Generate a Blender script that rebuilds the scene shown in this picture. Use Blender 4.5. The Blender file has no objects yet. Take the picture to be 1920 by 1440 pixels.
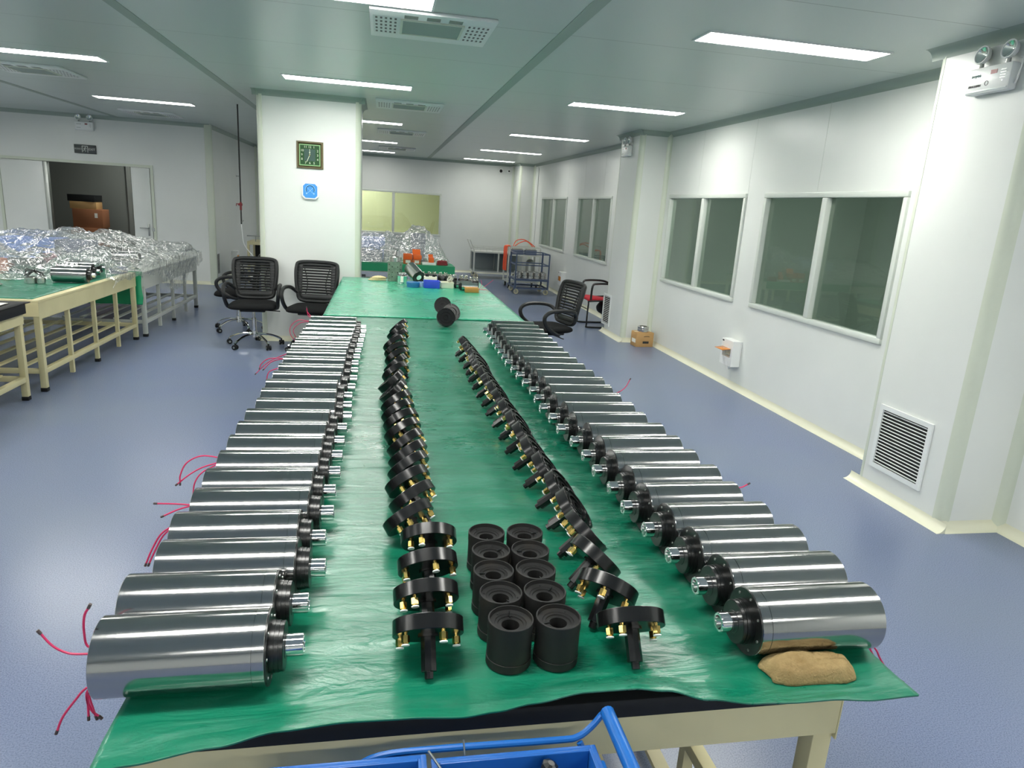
import bpy, bmesh, math, random
from mathutils import Vector, Matrix, noise
PI = math.pi
random.seed(7)
SC = bpy.context.scene
SOL = 1
COL = SC.collection

# ------------------------------------------------------------------ camera
def cam_axes(yaw, pitch, roll):
    fwd = Vector((math.sin(yaw)*math.cos(pitch), math.cos(yaw)*math.cos(pitch), -math.sin(pitch)))
    right = Vector((math.cos(yaw), -math.sin(yaw), 0))
    up = right.cross(fwd)
    r1 = right*math.cos(roll) + up*math.sin(roll)
    u1 = -right*math.sin(roll) + up*math.cos(roll)
    return r1, u1, -fwd
cd = bpy.data.cameras.new('camera')
cam = bpy.data.objects.new('camera', cd); COL.objects.link(cam)
r1, u1, b1 = cam_axes(0.19687, 0.24974, 0.06462)
m = Matrix.Identity(4)
for i, v in enumerate((r1, u1, b1)):
    for j in range(3): m[j][i] = v[j]
m[0][3], m[1][3], m[2][3] = 0, 0, 1.65
cam.matrix_world = m
cd.sensor_width = 36; cd.lens = 1286.5*36/1920; cd.clip_start = .03; cd.clip_end = 60
SC.camera = cam

# ------------------------------------------------------------------ world, exposure
w = bpy.data.worlds.new('world'); SC.world = w; w.use_nodes = True
w.node_tree.nodes['Background'].inputs[0].default_value = (.75, .85, .8, 1)
w.node_tree.nodes['Background'].inputs[1].default_value = .05
SC.view_settings.view_transform = 'Standard'
SC.view_settings.look = 'None'
SC.view_settings.exposure = 0.0
SC.view_settings.gamma = 1
SC.view_settings.use_curve_mapping = False
PANEL_POWER = 52.0     # radiance of the ceiling light diffusers

# ------------------------------------------------------------------ materials
def lin(c):
    c = c/255
    return c/12.92 if c <= .04045 else ((c+.055)/1.055)**2.4
def rgb(r, g, b): return (lin(r), lin(g), lin(b), 1)
def mat(name, col, rough=.5, metal=0, spec=.5, alpha=1, emit=None, estr=0, trans=0, coat=0, aniso=0, bump=None, noisecol=None, ior=1.5):
    mt = bpy.data.materials.new(name); mt.use_nodes = True
    nt = mt.node_tree; b = nt.nodes['Principled BSDF']
    b.inputs['Base Color'].default_value = col; b.inputs['Roughness'].default_value = rough
    b.inputs['Metallic'].default_value = metal; b.inputs['Specular IOR Level'].default_value = spec
    b.inputs['Transmission Weight'].default_value = trans; b.inputs['IOR'].default_value = ior
    b.inputs['Coat Weight'].default_value = coat; b.inputs['Alpha'].default_value = alpha
    if emit:
        b.inputs['Emission Color'].default_value = emit; b.inputs['Emission Strength'].default_value = estr
    if aniso: b.inputs['Anisotropic'].default_value = aniso
    tc = nt.nodes.new('ShaderNodeTexCoord')
    if bump:   # (scale, strength, distance)
        n = nt.nodes.new('ShaderNodeTexNoise'); n.inputs['Scale'].default_value = bump[0]; n.inputs['Detail'].default_value = 4
        bm_ = nt.nodes.new('ShaderNodeBump'); bm_.inputs['Strength'].default_value = bump[1]; bm_.inputs['Distance'].default_value = bump[2]
        nt.links.new(tc.outputs['Object'], n.inputs['Vector']); nt.links.new(n.outputs[0], bm_.inputs['Height'])
        nt.links.new(bm_.outputs[0], b.inputs['Normal'])
    if noisecol:  # (scale, other colour, lo, hi)
        n = nt.nodes.new('ShaderNodeTexNoise'); n.inputs['Scale'].default_value = noisecol[0]; n.inputs['Detail'].default_value = 6
        rp = nt.nodes.new('ShaderNodeMapRange'); rp.inputs[1].default_value = noisecol[2]; rp.inputs[2].default_value = noisecol[3]
        mx = nt.nodes.new('ShaderNodeMix'); mx.data_type = 'RGBA'
        mx.inputs[6].default_value = col; mx.inputs[7].default_value = noisecol[1]
        nt.links.new(tc.outputs['Object'], n.inputs['Vector']); nt.links.new(n.outputs[0], rp.inputs[0])
        nt.links.new(rp.outputs[0], mx.inputs[0]); nt.links.new(mx.outputs[2], b.inputs['Base Color'])
    return mt

M = {}
M['wall'] = mat('wall_panel_white', rgb(226, 229, 225), .34, spec=.45, noisecol=(.7, rgb(216, 220, 216), .35, .7))
M['ceil_trim'] = mat('ceiling_joint_strip', rgb(158, 172, 162), .5)
M['trim'] = mat('aluminium_cove_cream', rgb(205, 212, 196), .3, spec=.5)
M['skirt'] = mat('skirting_cream', rgb(222, 222, 200), .25, spec=.6)
M['white_metal'] = mat('white_powder_coat', rgb(228, 232, 230), .35)
M['winframe'] = mat('window_frame_grey', rgb(206, 212, 205), .35)
M['black_an'] = mat('black_anodised', rgb(22, 24, 24), .28, spec=.55)
M['black_satin'] = mat('black_satin_metal', rgb(17, 18, 19), .24, spec=.5)
M['black_matte'] = mat('black_oxide', rgb(31, 31, 31), .55, spec=.35, noisecol=(14, rgb(52, 47, 40), .5, .8))
M['rubber'] = mat('black_rubber', rgb(22, 24, 26), .6, spec=.3)
M['plastic_black'] = mat('black_chair_plastic', rgb(28, 30, 31), .45, spec=.4)
M['fabric_black'] = mat('black_seat_fabric', rgb(24, 25, 26), .9, spec=.15, bump=(400, .3, .001))
M['chrome'] = mat('chrome', (.8, .8, .8, 1), .08, metal=1)
M['brass'] = mat('brass', (.72, .52, .16, 1), .22, metal=1)
M['steel_ring'] = mat('polished_steel', (.62, .62, .6, 1), .2, metal=1)
M['galv'] = mat('dull_steel', (.4, .42, .4, 1), .4, metal=1)
M['greengrey'] = mat('grey_green_casting', rgb(118, 138, 122), .4, metal=.4, noisecol=(30, rgb(100, 118, 104), .4, .7))
M['blue_tube'] = mat('blue_enamel_tube', rgb(28, 98, 176), .28, spec=.5)
M['blue_bin'] = mat('blue_bin_plastic', rgb(24, 88, 165), .35, spec=.5)
M['blue_deep'] = mat('deep_blue_plastic', rgb(45, 75, 205), .35)
M['blue_lid'] = mat('blue_disc_plastic', rgb(40, 110, 165), .35)
M['beige'] = mat('cream_painted_steel', rgb(208, 200, 158), .4, noisecol=(3, rgb(196, 188, 146), .4, .7))
M['greysteel'] = mat('pale_grey_painted_steel', rgb(186, 190, 184), .4)
M['cartgrey'] = mat('light_grey_cart', rgb(196, 198, 192), .4)
M['cartpanel'] = mat('grey_cart_panel', rgb(130, 140, 142), .5)
M['cartblue'] = mat('slate_blue_cart', rgb(72, 88, 116), .4)
M['cloth'] = mat('brown_cloth', rgb(168, 146, 104), .95, spec=.1, bump=(220, .9, .004), noisecol=(18, rgb(142, 120, 82), .4, .7))
M['glove'] = mat('cream_cloth', rgb(222, 205, 160), .95, spec=.1)
M['pink'] = mat('crimson_wire', rgb(205, 45, 95), .45)
M['wiretip'] = mat('wire_tip', rgb(70, 60, 60), .5)
M['orange'] = mat('orange_box', rgb(230, 105, 30), .5)
M['orange_d'] = mat('brown_orange_card', rgb(180, 95, 50), .7)
M['amber'] = mat('amber_clear_cover', rgb(240, 150, 40), .15, trans=.35)
M['cardboard'] = mat('cardboard', rgb(190, 150, 98), .8)
M['carton'] = mat('carton_brown', rgb(150, 95, 62), .8)
M['paper'] = mat('white_paper', rgb(232, 230, 220), .8)
M['ink'] = mat('dark_print', rgb(45, 45, 45), .7)
M['print_teal'] = mat('teal_print', rgb(60, 110, 110), .6)
M['red'] = mat('red_seat_fabric', rgb(200, 30, 50), .7)
M['redp'] = mat('dark_red_paint', rgb(130, 30, 35), .4)
M['hose'] = mat('orange_hose', rgb(235, 95, 60), .35)
M['wood'] = mat('wood_block', rgb(182, 130, 62), .6)
M['white_plastic'] = mat('white_plastic', rgb(236, 238, 236), .35)
M['offwhite'] = mat('offwhite_plastic', rgb(222, 222, 200), .5)
M['clear'] = mat('clear_tape_roll', rgb(225, 225, 210), .15, trans=.5)
M['gold_frame'] = mat('dark_gold_clock_frame', (.20, .16, .09, 1), .25, metal=.85)
M['lume'] = mat('pale_green_edge', rgb(140, 185, 130), .5)
M['clock_face'] = mat('dark_green_clock_face', rgb(35, 75, 38), .3)
M['clock_mid'] = mat('slate_clock_centre', rgb(60, 85, 78), .3)
M['numeral'] = mat('pale_numeral', rgb(215, 225, 200), .5)
M['dialblue'] = mat('blue_dial', rgb(70, 150, 225), .4)
M['dial_lt'] = mat('pale_blue_print', rgb(185, 225, 240), .5)
M['dial_dk'] = mat('dark_dial_arc', rgb(35, 70, 80), .5)
M['signdark'] = mat('dark_sign_face', rgb(58, 64, 64), .35)
M['signwhite'] = mat('white_sign_print', rgb(205, 212, 205), .5)
M['dark'] = mat('dark_void', rgb(26, 28, 27), .8)
M['ventdark'] = mat('vent_inside', rgb(48, 46, 42), .8)
M['filter'] = mat('filter_mesh', rgb(150, 162, 155), .6, bump=(300, .4, .002))
M['maroon'] = mat('dull_maroon', rgb(135, 80, 92), .5)
M['palebluebox'] = mat('pale_blue_box', rgb(128, 158, 225), .5)
M['greybox'] = mat('slate_box', rgb(112, 120, 142), .5)
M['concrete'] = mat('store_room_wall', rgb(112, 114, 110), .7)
M['beigewall'] = mat('next_room_wall', rgb(208, 208, 182), .7)
M['greyroom'] = mat('side_room_wall', rgb(200, 210, 203), .7)
M['greencloth'] = mat('green_rubber_sheet', rgb(24, 145, 98), .4)
M['tan_wheel'] = mat('cream_wheel', rgb(200, 195, 165), .5)
M['silverball'] = mat('plated_fitting', (.7, .7, .62, 1), .2, metal=1)
M['lampglass'] = mat('lamp_reflector', (.75, .8, .77, 1), .12, metal=1)

def nodes_of(mt): return mt.node_tree, mt.node_tree.nodes['Principled BSDF']

def brushed():
    mt = mat('brushed_steel_barrel', (.43, .43, .425, 1), .14, metal=1)
    nt, b = nodes_of(mt)
    tc = nt.nodes.new('ShaderNodeTexCoord')
    mp = nt.nodes.new('ShaderNodeMapping'); mp.inputs['Scale'].default_value = (260, 3, 3)
    n = nt.nodes.new('ShaderNodeTexNoise'); n.inputs['Scale'].default_value = 1; n.inputs['Detail'].default_value = 3
    nt.links.new(tc.outputs['Object'], mp.inputs[0]); nt.links.new(mp.outputs[0], n.inputs['Vector'])
    r = nt.nodes.new('ShaderNodeMapRange'); r.inputs[3].default_value = .09; r.inputs[4].default_value = .17
    nt.links.new(n.outputs[0], r.inputs[0]); nt.links.new(r.outputs[0], b.inputs['Roughness'])
    tg = nt.nodes.new('ShaderNodeTangent'); tg.direction_type = 'RADIAL'; tg.axis = 'X'
    b.inputs['Anisotropic'].default_value = .35; b.inputs['Anisotropic Rotation'].default_value = .25
    nt.links.new(tg.outputs[0], b.inputs['Tangent'])
    return mt
M['barrel'] = brushed()

def green_mat(name, base, rlo, rhi, dust):
    mt = mat(name, base, .3, spec=.5)
    nt, b = nodes_of(mt)
    tc = nt.nodes.new('ShaderNodeTexCoord')
    def nz(scale, sc3, det=6, dis=0):
        mp = nt.nodes.new('ShaderNodeMapping'); mp.inputs['Scale'].default_value = sc3
        n = nt.nodes.new('ShaderNodeTexNoise'); n.inputs['Scale'].default_value = scale; n.inputs['Detail'].default_value = det
        n.inputs['Distortion'].default_value = dis
        nt.links.new(tc.outputs['Object'], mp.inputs[0]); nt.links.new(mp.outputs[0], n.inputs['Vector']); return n.outputs[0]
    def rng(src, a, b_, c, d):
        r = nt.nodes.new('ShaderNodeMapRange'); r.inputs[1].default_value = a; r.inputs[2].default_value = b_
        r.inputs[3].default_value = c; r.inputs[4].default_value = d; nt.links.new(src, r.inputs[0]); return r.outputs[0]
    big = nz(2.2, (1, 1, 1), 5, .6)
    streak = nz(3.0, (1.2, 5, 1), 7, .8)
    fine = nz(16, (1, 2.4, 1), 8, 1.5)
    scr = nz(30, (6, 1, 1), 6, 3.0)
    mx = nt.nodes.new('ShaderNodeMix'); mx.data_type = 'RGBA'; mx.inputs[6].default_value = base
    mx.inputs[7].default_value = dust
    a = nt.nodes.new('ShaderNodeMath'); a.operation = 'MULTIPLY'
    nt.links.new(rng(streak, .45, .75, 0, .55), a.inputs[0]); nt.links.new(rng(fine, .35, .75, .25, 1), a.inputs[1])
    nt.links.new(a.outputs[0], mx.inputs[0])
    mx2 = nt.nodes.new('ShaderNodeMix'); mx2.data_type = 'RGBA'; mx2.inputs[7].default_value = (base[0]*.45, base[1]*.55, base[2]*.55, 1)
    nt.links.new(mx.outputs[2], mx2.inputs[6]); nt.links.new(rng(scr, .66, .72, 0, .5), mx2.inputs[0])
    nt.links.new(mx2.outputs[2], b.inputs['Base Color'])
    ra = nt.nodes.new('ShaderNodeMath'); ra.operation = 'ADD'
    nt.links.new(rng(big, .3, .7, rlo, rhi), ra.inputs[0]); nt.links.new(rng(fine, .3, .7, -.03, .08), ra.inputs[1])
    nt.links.new(ra.outputs[0], b.inputs['Roughness'])
    b1 = nt.nodes.new('ShaderNodeBump'); b1.inputs['Strength'].default_value = .35; b1.inputs['Distance'].default_value = .02
    nt.links.new(streak, b1.inputs['Height'])
    b2 = nt.nodes.new('ShaderNodeBump'); b2.inputs['Strength'].default_value = .25; b2.inputs['Distance'].default_value = .004
    nt.links.new(fine, b2.inputs['Height']); nt.links.new(b1.outputs[0], b2.inputs['Normal'])
    nt.links.new(b2.outputs[0], b.inputs['Normal'])
    b.inputs['Coat Weight'].default_value = .32; b.inputs['Coat Roughness'].default_value = .13; nt.links.new(b2.outputs[0], b.inputs['Coat Normal'])
    return mt
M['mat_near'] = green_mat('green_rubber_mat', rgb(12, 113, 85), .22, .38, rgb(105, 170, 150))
M['mat_far'] = green_mat('green_rubber_mat_pale', rgb(30, 156, 120), .2, .34, rgb(130, 205, 170))  # same green made paler: glare on the far mat put into its colours

def floor_mat():
    mt = mat('blue_grey_vinyl', rgb(120, 138, 176), .35, spec=.4)
    nt, b = nodes_of(mt); tc = nt.nodes.new('ShaderNodeTexCoord')
    n = nt.nodes.new('ShaderNodeTexNoise'); n.inputs['Scale'].default_value = 210; n.inputs['Detail'].default_value = 3
    n2 = nt.nodes.new('ShaderNodeTexNoise'); n2.inputs['Scale'].default_value = .7; n2.inputs['Detail'].default_value = 2
    for x in (n, n2): nt.links.new(tc.outputs['Object'], x.inputs['Vector'])
    r = nt.nodes.new('ShaderNodeValToRGB'); e = r.color_ramp.elements
    e[0].position = .34; e[0].color = rgb(88, 100, 130); e[1].position = .52; e[1].color = rgb(112, 124, 156)
    e2 = r.color_ramp.elements.new(.72); e2.color = rgb(124, 135, 162)
    nt.links.new(n.outputs[0], r.inputs[0])
    mx = nt.nodes.new('ShaderNodeMix'); mx.data_type = 'RGBA'; mx.blend_type = 'MIX'; mx.inputs[7].default_value = rgb(118, 129, 142)
    mr = nt.nodes.new('ShaderNodeMapRange'); mr.inputs[1].default_value = .3; mr.inputs[2].default_value = .75; mr.inputs[4].default_value = .6
    nt.links.new(n2.outputs[0], mr.inputs[0]); nt.links.new(mr.outputs[0], mx.inputs[0]); nt.links.new(r.outputs[0], mx.inputs[6])
    nt.links.new(mx.outputs[2], b.inputs['Base Color'])
    rr = nt.nodes.new('ShaderNodeMapRange'); rr.inputs[3].default_value = .20; rr.inputs[4].default_value = .34
    b.inputs['Roughness'].default_value = .27
    return mt
M['floor'] = floor_mat()

def ceil_mat():
    mt = mat('ceiling_panel', rgb(196, 206, 200), .3, spec=.5)
    nt, b = nodes_of(mt); tc = nt.nodes.new('ShaderNodeTexCoord')
    sp = nt.nodes.new('ShaderNodeSeparateXYZ'); nt.links.new(tc.outputs['Object'], sp.inputs[0])
    d = nt.nodes.new('ShaderNodeMath'); d.operation = 'DIVIDE'; d.inputs[1].default_value = 1.13; nt.links.new(sp.outputs[1], d.inputs[0])
    f = nt.nodes.new('ShaderNodeMath'); f.operation = 'FRACT'; nt.links.new(d.outputs[0], f.inputs[0])
    l = nt.nodes.new('ShaderNodeMath'); l.operation = 'LESS_THAN'; l.inputs[1].default_value = .006; nt.links.new(f.outputs[0], l.inputs[0])
    mx = nt.nodes.new('ShaderNodeMix'); mx.data_type = 'RGBA'; mx.inputs[6].default_value = rgb(196, 206, 200); mx.inputs[7].default_value = rgb(140, 152, 144)
    nt.links.new(l.outputs[0], mx.inputs[0]); nt.links.new(mx.outputs[2], b.inputs['Base Color'])
    return mt
M['ceiling'] = ceil_mat()

def slot_mat():
    mt = mat('white_plate_with_slots', rgb(228, 232, 230), .35)
    nt, b = nodes_of(mt); tc = nt.nodes.new('ShaderNodeTexCoord'); sp = nt.nodes.new('ShaderNodeSeparateXYZ'); nt.links.new(tc.outputs['Object'], sp.inputs[0])
    def band(src, pitch, half):
        last = src
        for op, v in (('DIVIDE', pitch), ('ADD', 10.5), ('FRACT', 0), ('SUBTRACT', .5), ('ABSOLUTE', 0), ('LESS_THAN', half/pitch)):
            m_ = nt.nodes.new('ShaderNodeMath'); m_.operation = op; m_.inputs[1].default_value = v; nt.links.new(last, m_.inputs[0]); last = m_.outputs[0]
        return last
    m_ = nt.nodes.new('ShaderNodeMath'); m_.operation = 'MULTIPLY'
    nt.links.new(band(sp.outputs[0], .028, .0065), m_.inputs[0]); nt.links.new(band(sp.outputs[1], .084, .022), m_.inputs[1])
    mx = nt.nodes.new('ShaderNodeMix'); mx.data_type = 'RGBA'; mx.inputs[6].default_value = rgb(228, 232, 230); mx.inputs[7].default_value = rgb(48, 46, 42)
    nt.links.new(m_.outputs[0], mx.inputs[0]); nt.links.new(mx.outputs[2], b.inputs['Base Color'])
    return mt
M['slots'] = slot_mat()
def mixmat(name, tint, fres_ior, gl_rough, glmin, diff=0, diffcol=(1, 1, 1, 1), bump=None):
    mt = bpy.data.materials.new(name); mt.use_nodes = True; nt = mt.node_tree; nt.nodes.clear()
    out = nt.nodes.new('ShaderNodeOutputMaterial')
    tr = nt.nodes.new('ShaderNodeBsdfTransparent'); tr.inputs[0].default_value = tint
    gl = nt.nodes.new('ShaderNodeBsdfGlossy'); gl.inputs['Roughness'].default_value = gl_rough
    # thin sheet: the same reflectance from both sides, rising at grazing angles
    lw = nt.nodes.new('ShaderNodeLayerWeight'); lw.inputs[0].default_value = .5
    pw = nt.nodes.new('ShaderNodeMath'); pw.operation = 'POWER'; pw.inputs[1].default_value = 4.0
    ml = nt.nodes.new('ShaderNodeMath'); ml.operation = 'MULTIPLY'; ml.inputs[1].default_value = fres_ior
    mr = nt.nodes.new('ShaderNodeMath'); mr.operation = 'ADD'; mr.inputs[1].default_value = glmin; mr.use_clamp = True
    nt.links.new(lw.outputs['Facing'], pw.inputs[0]); nt.links.new(pw.outputs[0], ml.inputs[0]); nt.links.new(ml.outputs[0], mr.inputs[0])
    mx = nt.nodes.new('ShaderNodeMixShader'); nt.links.new(mr.outputs[0], mx.inputs[0])
    last = tr
    if diff:
        df = nt.nodes.new('ShaderNodeBsdfDiffuse'); df.inputs[0].default_value = diffcol
        m2 = nt.nodes.new('ShaderNodeMixShader'); m2.inputs[0].default_value = diff
        nt.links.new(tr.outputs[0], m2.inputs[1]); nt.links.new(df.outputs[0], m2.inputs[2]); last = m2
    nt.links.new(last.outputs[0], mx.inputs[1]); nt.links.new(gl.outputs[0], mx.inputs[2]); nt.links.new(mx.outputs[0], out.inputs[0])
    if bump:
        tc = nt.nodes.new('ShaderNodeTexCoord'); n = nt.nodes.new('ShaderNodeTexNoise'); n.inputs['Scale'].default_value = bump[0]
        n.inputs['Detail'].default_value = 3; n.inputs['Distortion'].default_value = 1.2
        bp = nt.nodes.new('ShaderNodeBump'); bp.inputs['Strength'].default_value = bump[1]; bp.inputs['Distance'].default_value = .02
        nt.links.new(tc.outputs['Object'], n.inputs['Vector']); nt.links.new(n.outputs[0], bp.inputs['Height'])
        nt.links.new(bp.outputs[0], gl.inputs['Normal'])
    return mt
M['pane'] = mixmat('window_glass', (.78, .83, .79, 1), .7, .0, .04)
M['film2'] = mixmat('clear_plastic_film_thick', (.93, .95, .95, 1), .8, .05, .26, .20, (.9, .92, .93, 1), (14, 1.0))  # whiter diffuse stands in for lamp highlights missing on the far sheet
M['film'] = mixmat('clear_plastic_film', (.93, .95, .95, 1), .8, .04, .22, .10, (.85, .87, .88, 1), (17, 1.0))
def emis(name, col, s):
    mt = bpy.data.materials.new(name); mt.use_nodes = True; nt = mt.node_tree; nt.nodes.clear()
    out = nt.nodes.new('ShaderNodeOutputMaterial'); e = nt.nodes.new('ShaderNodeEmission')
    e.inputs[0].default_value = col; e.inputs[1].default_value = s; nt.links.new(e.outputs[0], out.inputs[0]); return mt
M['panel_light'] = emis('light_diffuser', (1, .99, .93, 1), PANEL_POWER)
M['panel_light_worn'] = emis('light_diffuser_older_tubes', (1, .99, .93, 1), PANEL_POWER*.42)  # far panels turned down to keep the far end from getting too bright
M['dim_light'] = emis('side_room_lamp', (.95, 1, .95, 1), 45.0)  # glow of the lamps added behind the right windows
M['warm_light'] = emis('next_room_lamp', (1, .98, .86, 1), 190.0)
M['store_light'] = emis('store_room_lamp', (.95, 1, .93, 1), 260.0)  # glow of the lamp added behind the doorway

# ------------------------------------------------------------------ mesh helpers
class MB:
    def __init__(s): s.bm = bmesh.new()
    def box(s, x0, x1, y0, y1, z0, z1, mx=None, bev=0):
        g = bmesh.ops.create_cube(s.bm, size=1)
        vs = g['verts']
        for v in vs:
            v.co = Vector(((x0+x1)/2+v.co.x*(x1-x0), (y0+y1)/2+v.co.y*(y1-y0), (z0+z1)/2+v.co.z*(z1-z0)))
        if bev:
            es = set(e for v in vs for e in v.link_edges)
            r = bmesh.ops.bevel(s.bm, geom=list(es), offset=bev, segments=2, affect='EDGES', profile=.5)
            vs = list(set(list(r['verts'])+[v for v in vs if v.is_valid]))
        if mx is not None:
            for v in vs: v.co = mx @ v.co
        return s
    def ring(s, prof, mx=None, seg=32, closed=False):
        # lathe of (axial, radius) about local X
        rows = []
        for a, r in prof:
            if r < 1e-6:
                v = s.bm.verts.new((a, 0, 0)); rows.append([v])
            else:
                rows.append([s.bm.verts.new((a, r*math.cos(2*PI*k/seg), r*math.sin(2*PI*k/seg))) for k in range(seg)])
        if closed: rows.append(rows[0])
        for A, B in zip(rows, rows[1:]):
            if len(A) == 1 and len(B) == 1: continue
            for k in range(seg):
                k2 = (k+1) % seg
                try:
                    if len(A) == 1: s.bm.faces.new((A[0], B[k2], B[k]))
                    elif len(B) == 1: s.bm.faces.new((A[k], A[k2], B[0]))
                    else: s.bm.faces.new((A[k], A[k2], B[k2], B[k]))
                except ValueError: pass
        if mx is not None:
            done = set()
            for R in rows:
                for v in R:
                    if v not in done: v.co = mx @ v.co; done.add(v)
        return s
    def cyl(s, p0, p1, r, r2=None, seg=16):
        p0, p1 = Vector(p0), Vector(p1); d = p1-p0; L = d.length
        r2 = r if r2 is None else r2
        mx = Matrix.Translation(p0) @ Vector((1, 0, 0)).rotation_difference(d.normalized()).to_matrix().to_4x4()
        return s.ring([(0, 0), (0, r), (L, r2), (L, 0)], mx, seg)
    def tube(s, pts, r, seg=8, smooth=6, closed=False):
        P = [Vector(p) for p in pts]
        if smooth and len(P) > 2:
            Q = []; n = len(P)
            rng = range(n if closed else n-1)
            for i in rng:
                if closed: a, b, c, d = P[(i-1) % n], P[i], P[(i+1) % n], P[(i+2) % n]
                else: a, b, c, d = P[max(i-1, 0)], P[i], P[i+1], P[min(i+2, n-1)]
                for k in range(smooth):
                    t = k/smooth
                    Q.append(.5*((2*b)+(-a+c)*t+(2*a-5*b+4*c-d)*t*t+(-a+3*b-3*c+d)*t*t*t))
            if not closed: Q.append(P[-1])
            P = Q
        rows = []; n = len(P); up = None
        for i in range(n):
            if closed: t = (P[(i+1) % n]-P[(i-1) % n])
            else: t = (P[min(i+1, n-1)]-P[max(i-1, 0)])
            if t.length < 1e-9: t = Vector((0, 0, 1))
            t.normalize()
            if up is None:
                up = Vector((0, 0, 1)) if abs(t.z) < .9 else Vector((1, 0, 0))
            u = (up-t*up.dot(t)).normalized(); up = u; v = t.cross(u)
            rows.append([s.bm.verts.new(P[i]+r*(math.cos(2*PI*k/seg)*u+math.sin(2*PI*k/seg)*v)) for k in range(seg)])
        pr = list(zip(rows, rows[1:]))
        if closed: pr.append((rows[-1], rows[0]))
        for A, B in pr:
            for k in range(seg): s.bm.faces.new((A[k], A[(k+1) % seg], B[(k+1) % seg], B[k]))
        if not closed:
            s.bm.faces.new(list(reversed(rows[0]))); s.bm.faces.new(rows[-1])
        return s
    def prism(s, pts, z0, z1, mx=None):
        lo = [s.bm.verts.new((x, y, z0)) for x, y in pts]; hi = [s.bm.verts.new((x, y, z1)) for x, y in pts]
        n = len(pts); s.bm.faces.new(list(reversed(lo))); s.bm.faces.new(hi)
        for i in range(n): s.bm.faces.new((lo[i], lo[(i+1) % n], hi[(i+1) % n], hi[i]))
        if mx is not None:
            for v in lo+hi: v.co = mx @ v.co
        return s
    def ball(s, c, r, seg=12, sc=(1, 1, 1)):
        g = bmesh.ops.create_uvsphere(s.bm, u_segments=seg, v_segments=max(6, seg//2+2), radius=r)
        for v in g['verts']: v.co = Vector((v.co.x*sc[0]+c[0], v.co.y*sc[1]+c[1], v.co.z*sc[2]+c[2]))
        return s
    def grid(s, nu, nv, f):
        R = [[s.bm.verts.new(f(i/(nu-1), j/(nv-1))) for j in range(nv)] for i in range(nu)]
        for i in range(nu-1):
            for j in range(nv-1): s.bm.faces.new((R[i][j], R[i+1][j], R[i+1][j+1], R[i][j+1]))
        return s
    def build(s, name, m_, parent=None, smooth=True, ang=35):
        bmesh.ops.recalc_face_normals(s.bm, faces=s.bm.faces)
        me = bpy.data.meshes.new(name); s.bm.to_mesh(me); s.bm.free()
        me.materials.append(m_)
        if smooth:
            for p in me.polygons: p.use_smooth = True
            me.set_sharp_from_angle(angle=math.radians(ang))
        o = bpy.data.objects.new(name, me); COL.objects.link(o)
        if parent: o.parent = parent
        return o
def tag(o, label=None, cat=None, group=None, kind=None):
    if label: o['label'] = label
    if cat: o['category'] = cat
    if group: o['group'] = group
    if kind: o['kind'] = kind
    return o
def thing(name, loc, rz=0, label=None, cat=None, group=None):
    o = bpy.data.objects.new(name, None); COL.objects.link(o); o.empty_display_size = .05
    o.location = loc; o.rotation_euler = (0, 0, rz)
    return tag(o, label, cat, group)
def struct(o): o['kind'] = 'structure'; return o
def copy_tree(o, parent=None):
    c = o.copy(); COL.objects.link(c); c.parent = parent
    for ch in [x for x in KIDS[o.name]]:
        d = copy_tree(ch, c)
    return c
class _K(dict):
    def __missing__(self, k): return [x for x in bpy.data.objects if x.parent and x.parent.name == k]
KIDS = _K()
def cache(o):
    KIDS[o.name] = list(o.children)
    for c in o.children: cache(c)
def T(x=0, y=0, z=0): return Matrix.Translation((x, y, z))
def RX(a): return Matrix.Rotation(a, 4, 'X')
def RY(a): return Matrix.Rotation(a, 4, 'Y')
def RZ(a): return Matrix.Rotation(a, 4, 'Z')
def text_obj(name, s, size, mtx, m_, parent, depth=.0006):
    cu = bpy.data.curves.new(name, 'FONT'); cu.body = s; cu.size = size; cu.align_x = 'CENTER'; cu.align_y = 'CENTER'; cu.extrude = depth
    cu.resolution_u = 2
    t = bpy.data.objects.new(name+'_c', cu); COL.objects.link(t)
    bpy.context.view_layer.update()
    me = bpy.data.meshes.new_from_object(t.evaluated_get(bpy.context.evaluated_depsgraph_get()))
    bpy.data.objects.remove(t); bpy.data.curves.remove(cu)
    me.transform(mtx); me.materials.clear(); me.materials.append(m_); me.name = name
    o = bpy.data.objects.new(name, me); COL.objects.link(o); o.parent = parent
    return o
ORD = ['first', 'second', 'third', 'fourth', 'fifth', 'sixth', 'seventh', 'eighth', 'ninth', 'tenth', 'eleventh', 'twelfth', 'thirteenth',
       'fourteenth', 'fifteenth', 'sixteenth', 'seventeenth', 'eighteenth', 'nineteenth', 'twentieth', 'twenty-first', 'twenty-second',
       'twenty-third', 'twenty-fourth', 'twenty-fifth']

CZ = 2.71       # ceiling height
WX = 3.6        # right wall
YF, YB = 17.6, -4.2
XL = -7.2
exec_parts = []
# ================================================================== SETTING
def sbox(name, x0, x1, y0, y1, z0, z1, m_, bev=0):
    return struct(MB().box(x0, x1, y0, y1, z0, z1, None, bev).build(name, M[m_]))
sbox('floor', XL-.1, WX+.1, YB-.1, YF+.1, -.06, 0, 'floor')
sbox('ceiling', XL-.1, WX+.1, YB-.1, YF+.1, CZ, CZ+.08, 'ceiling')

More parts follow.
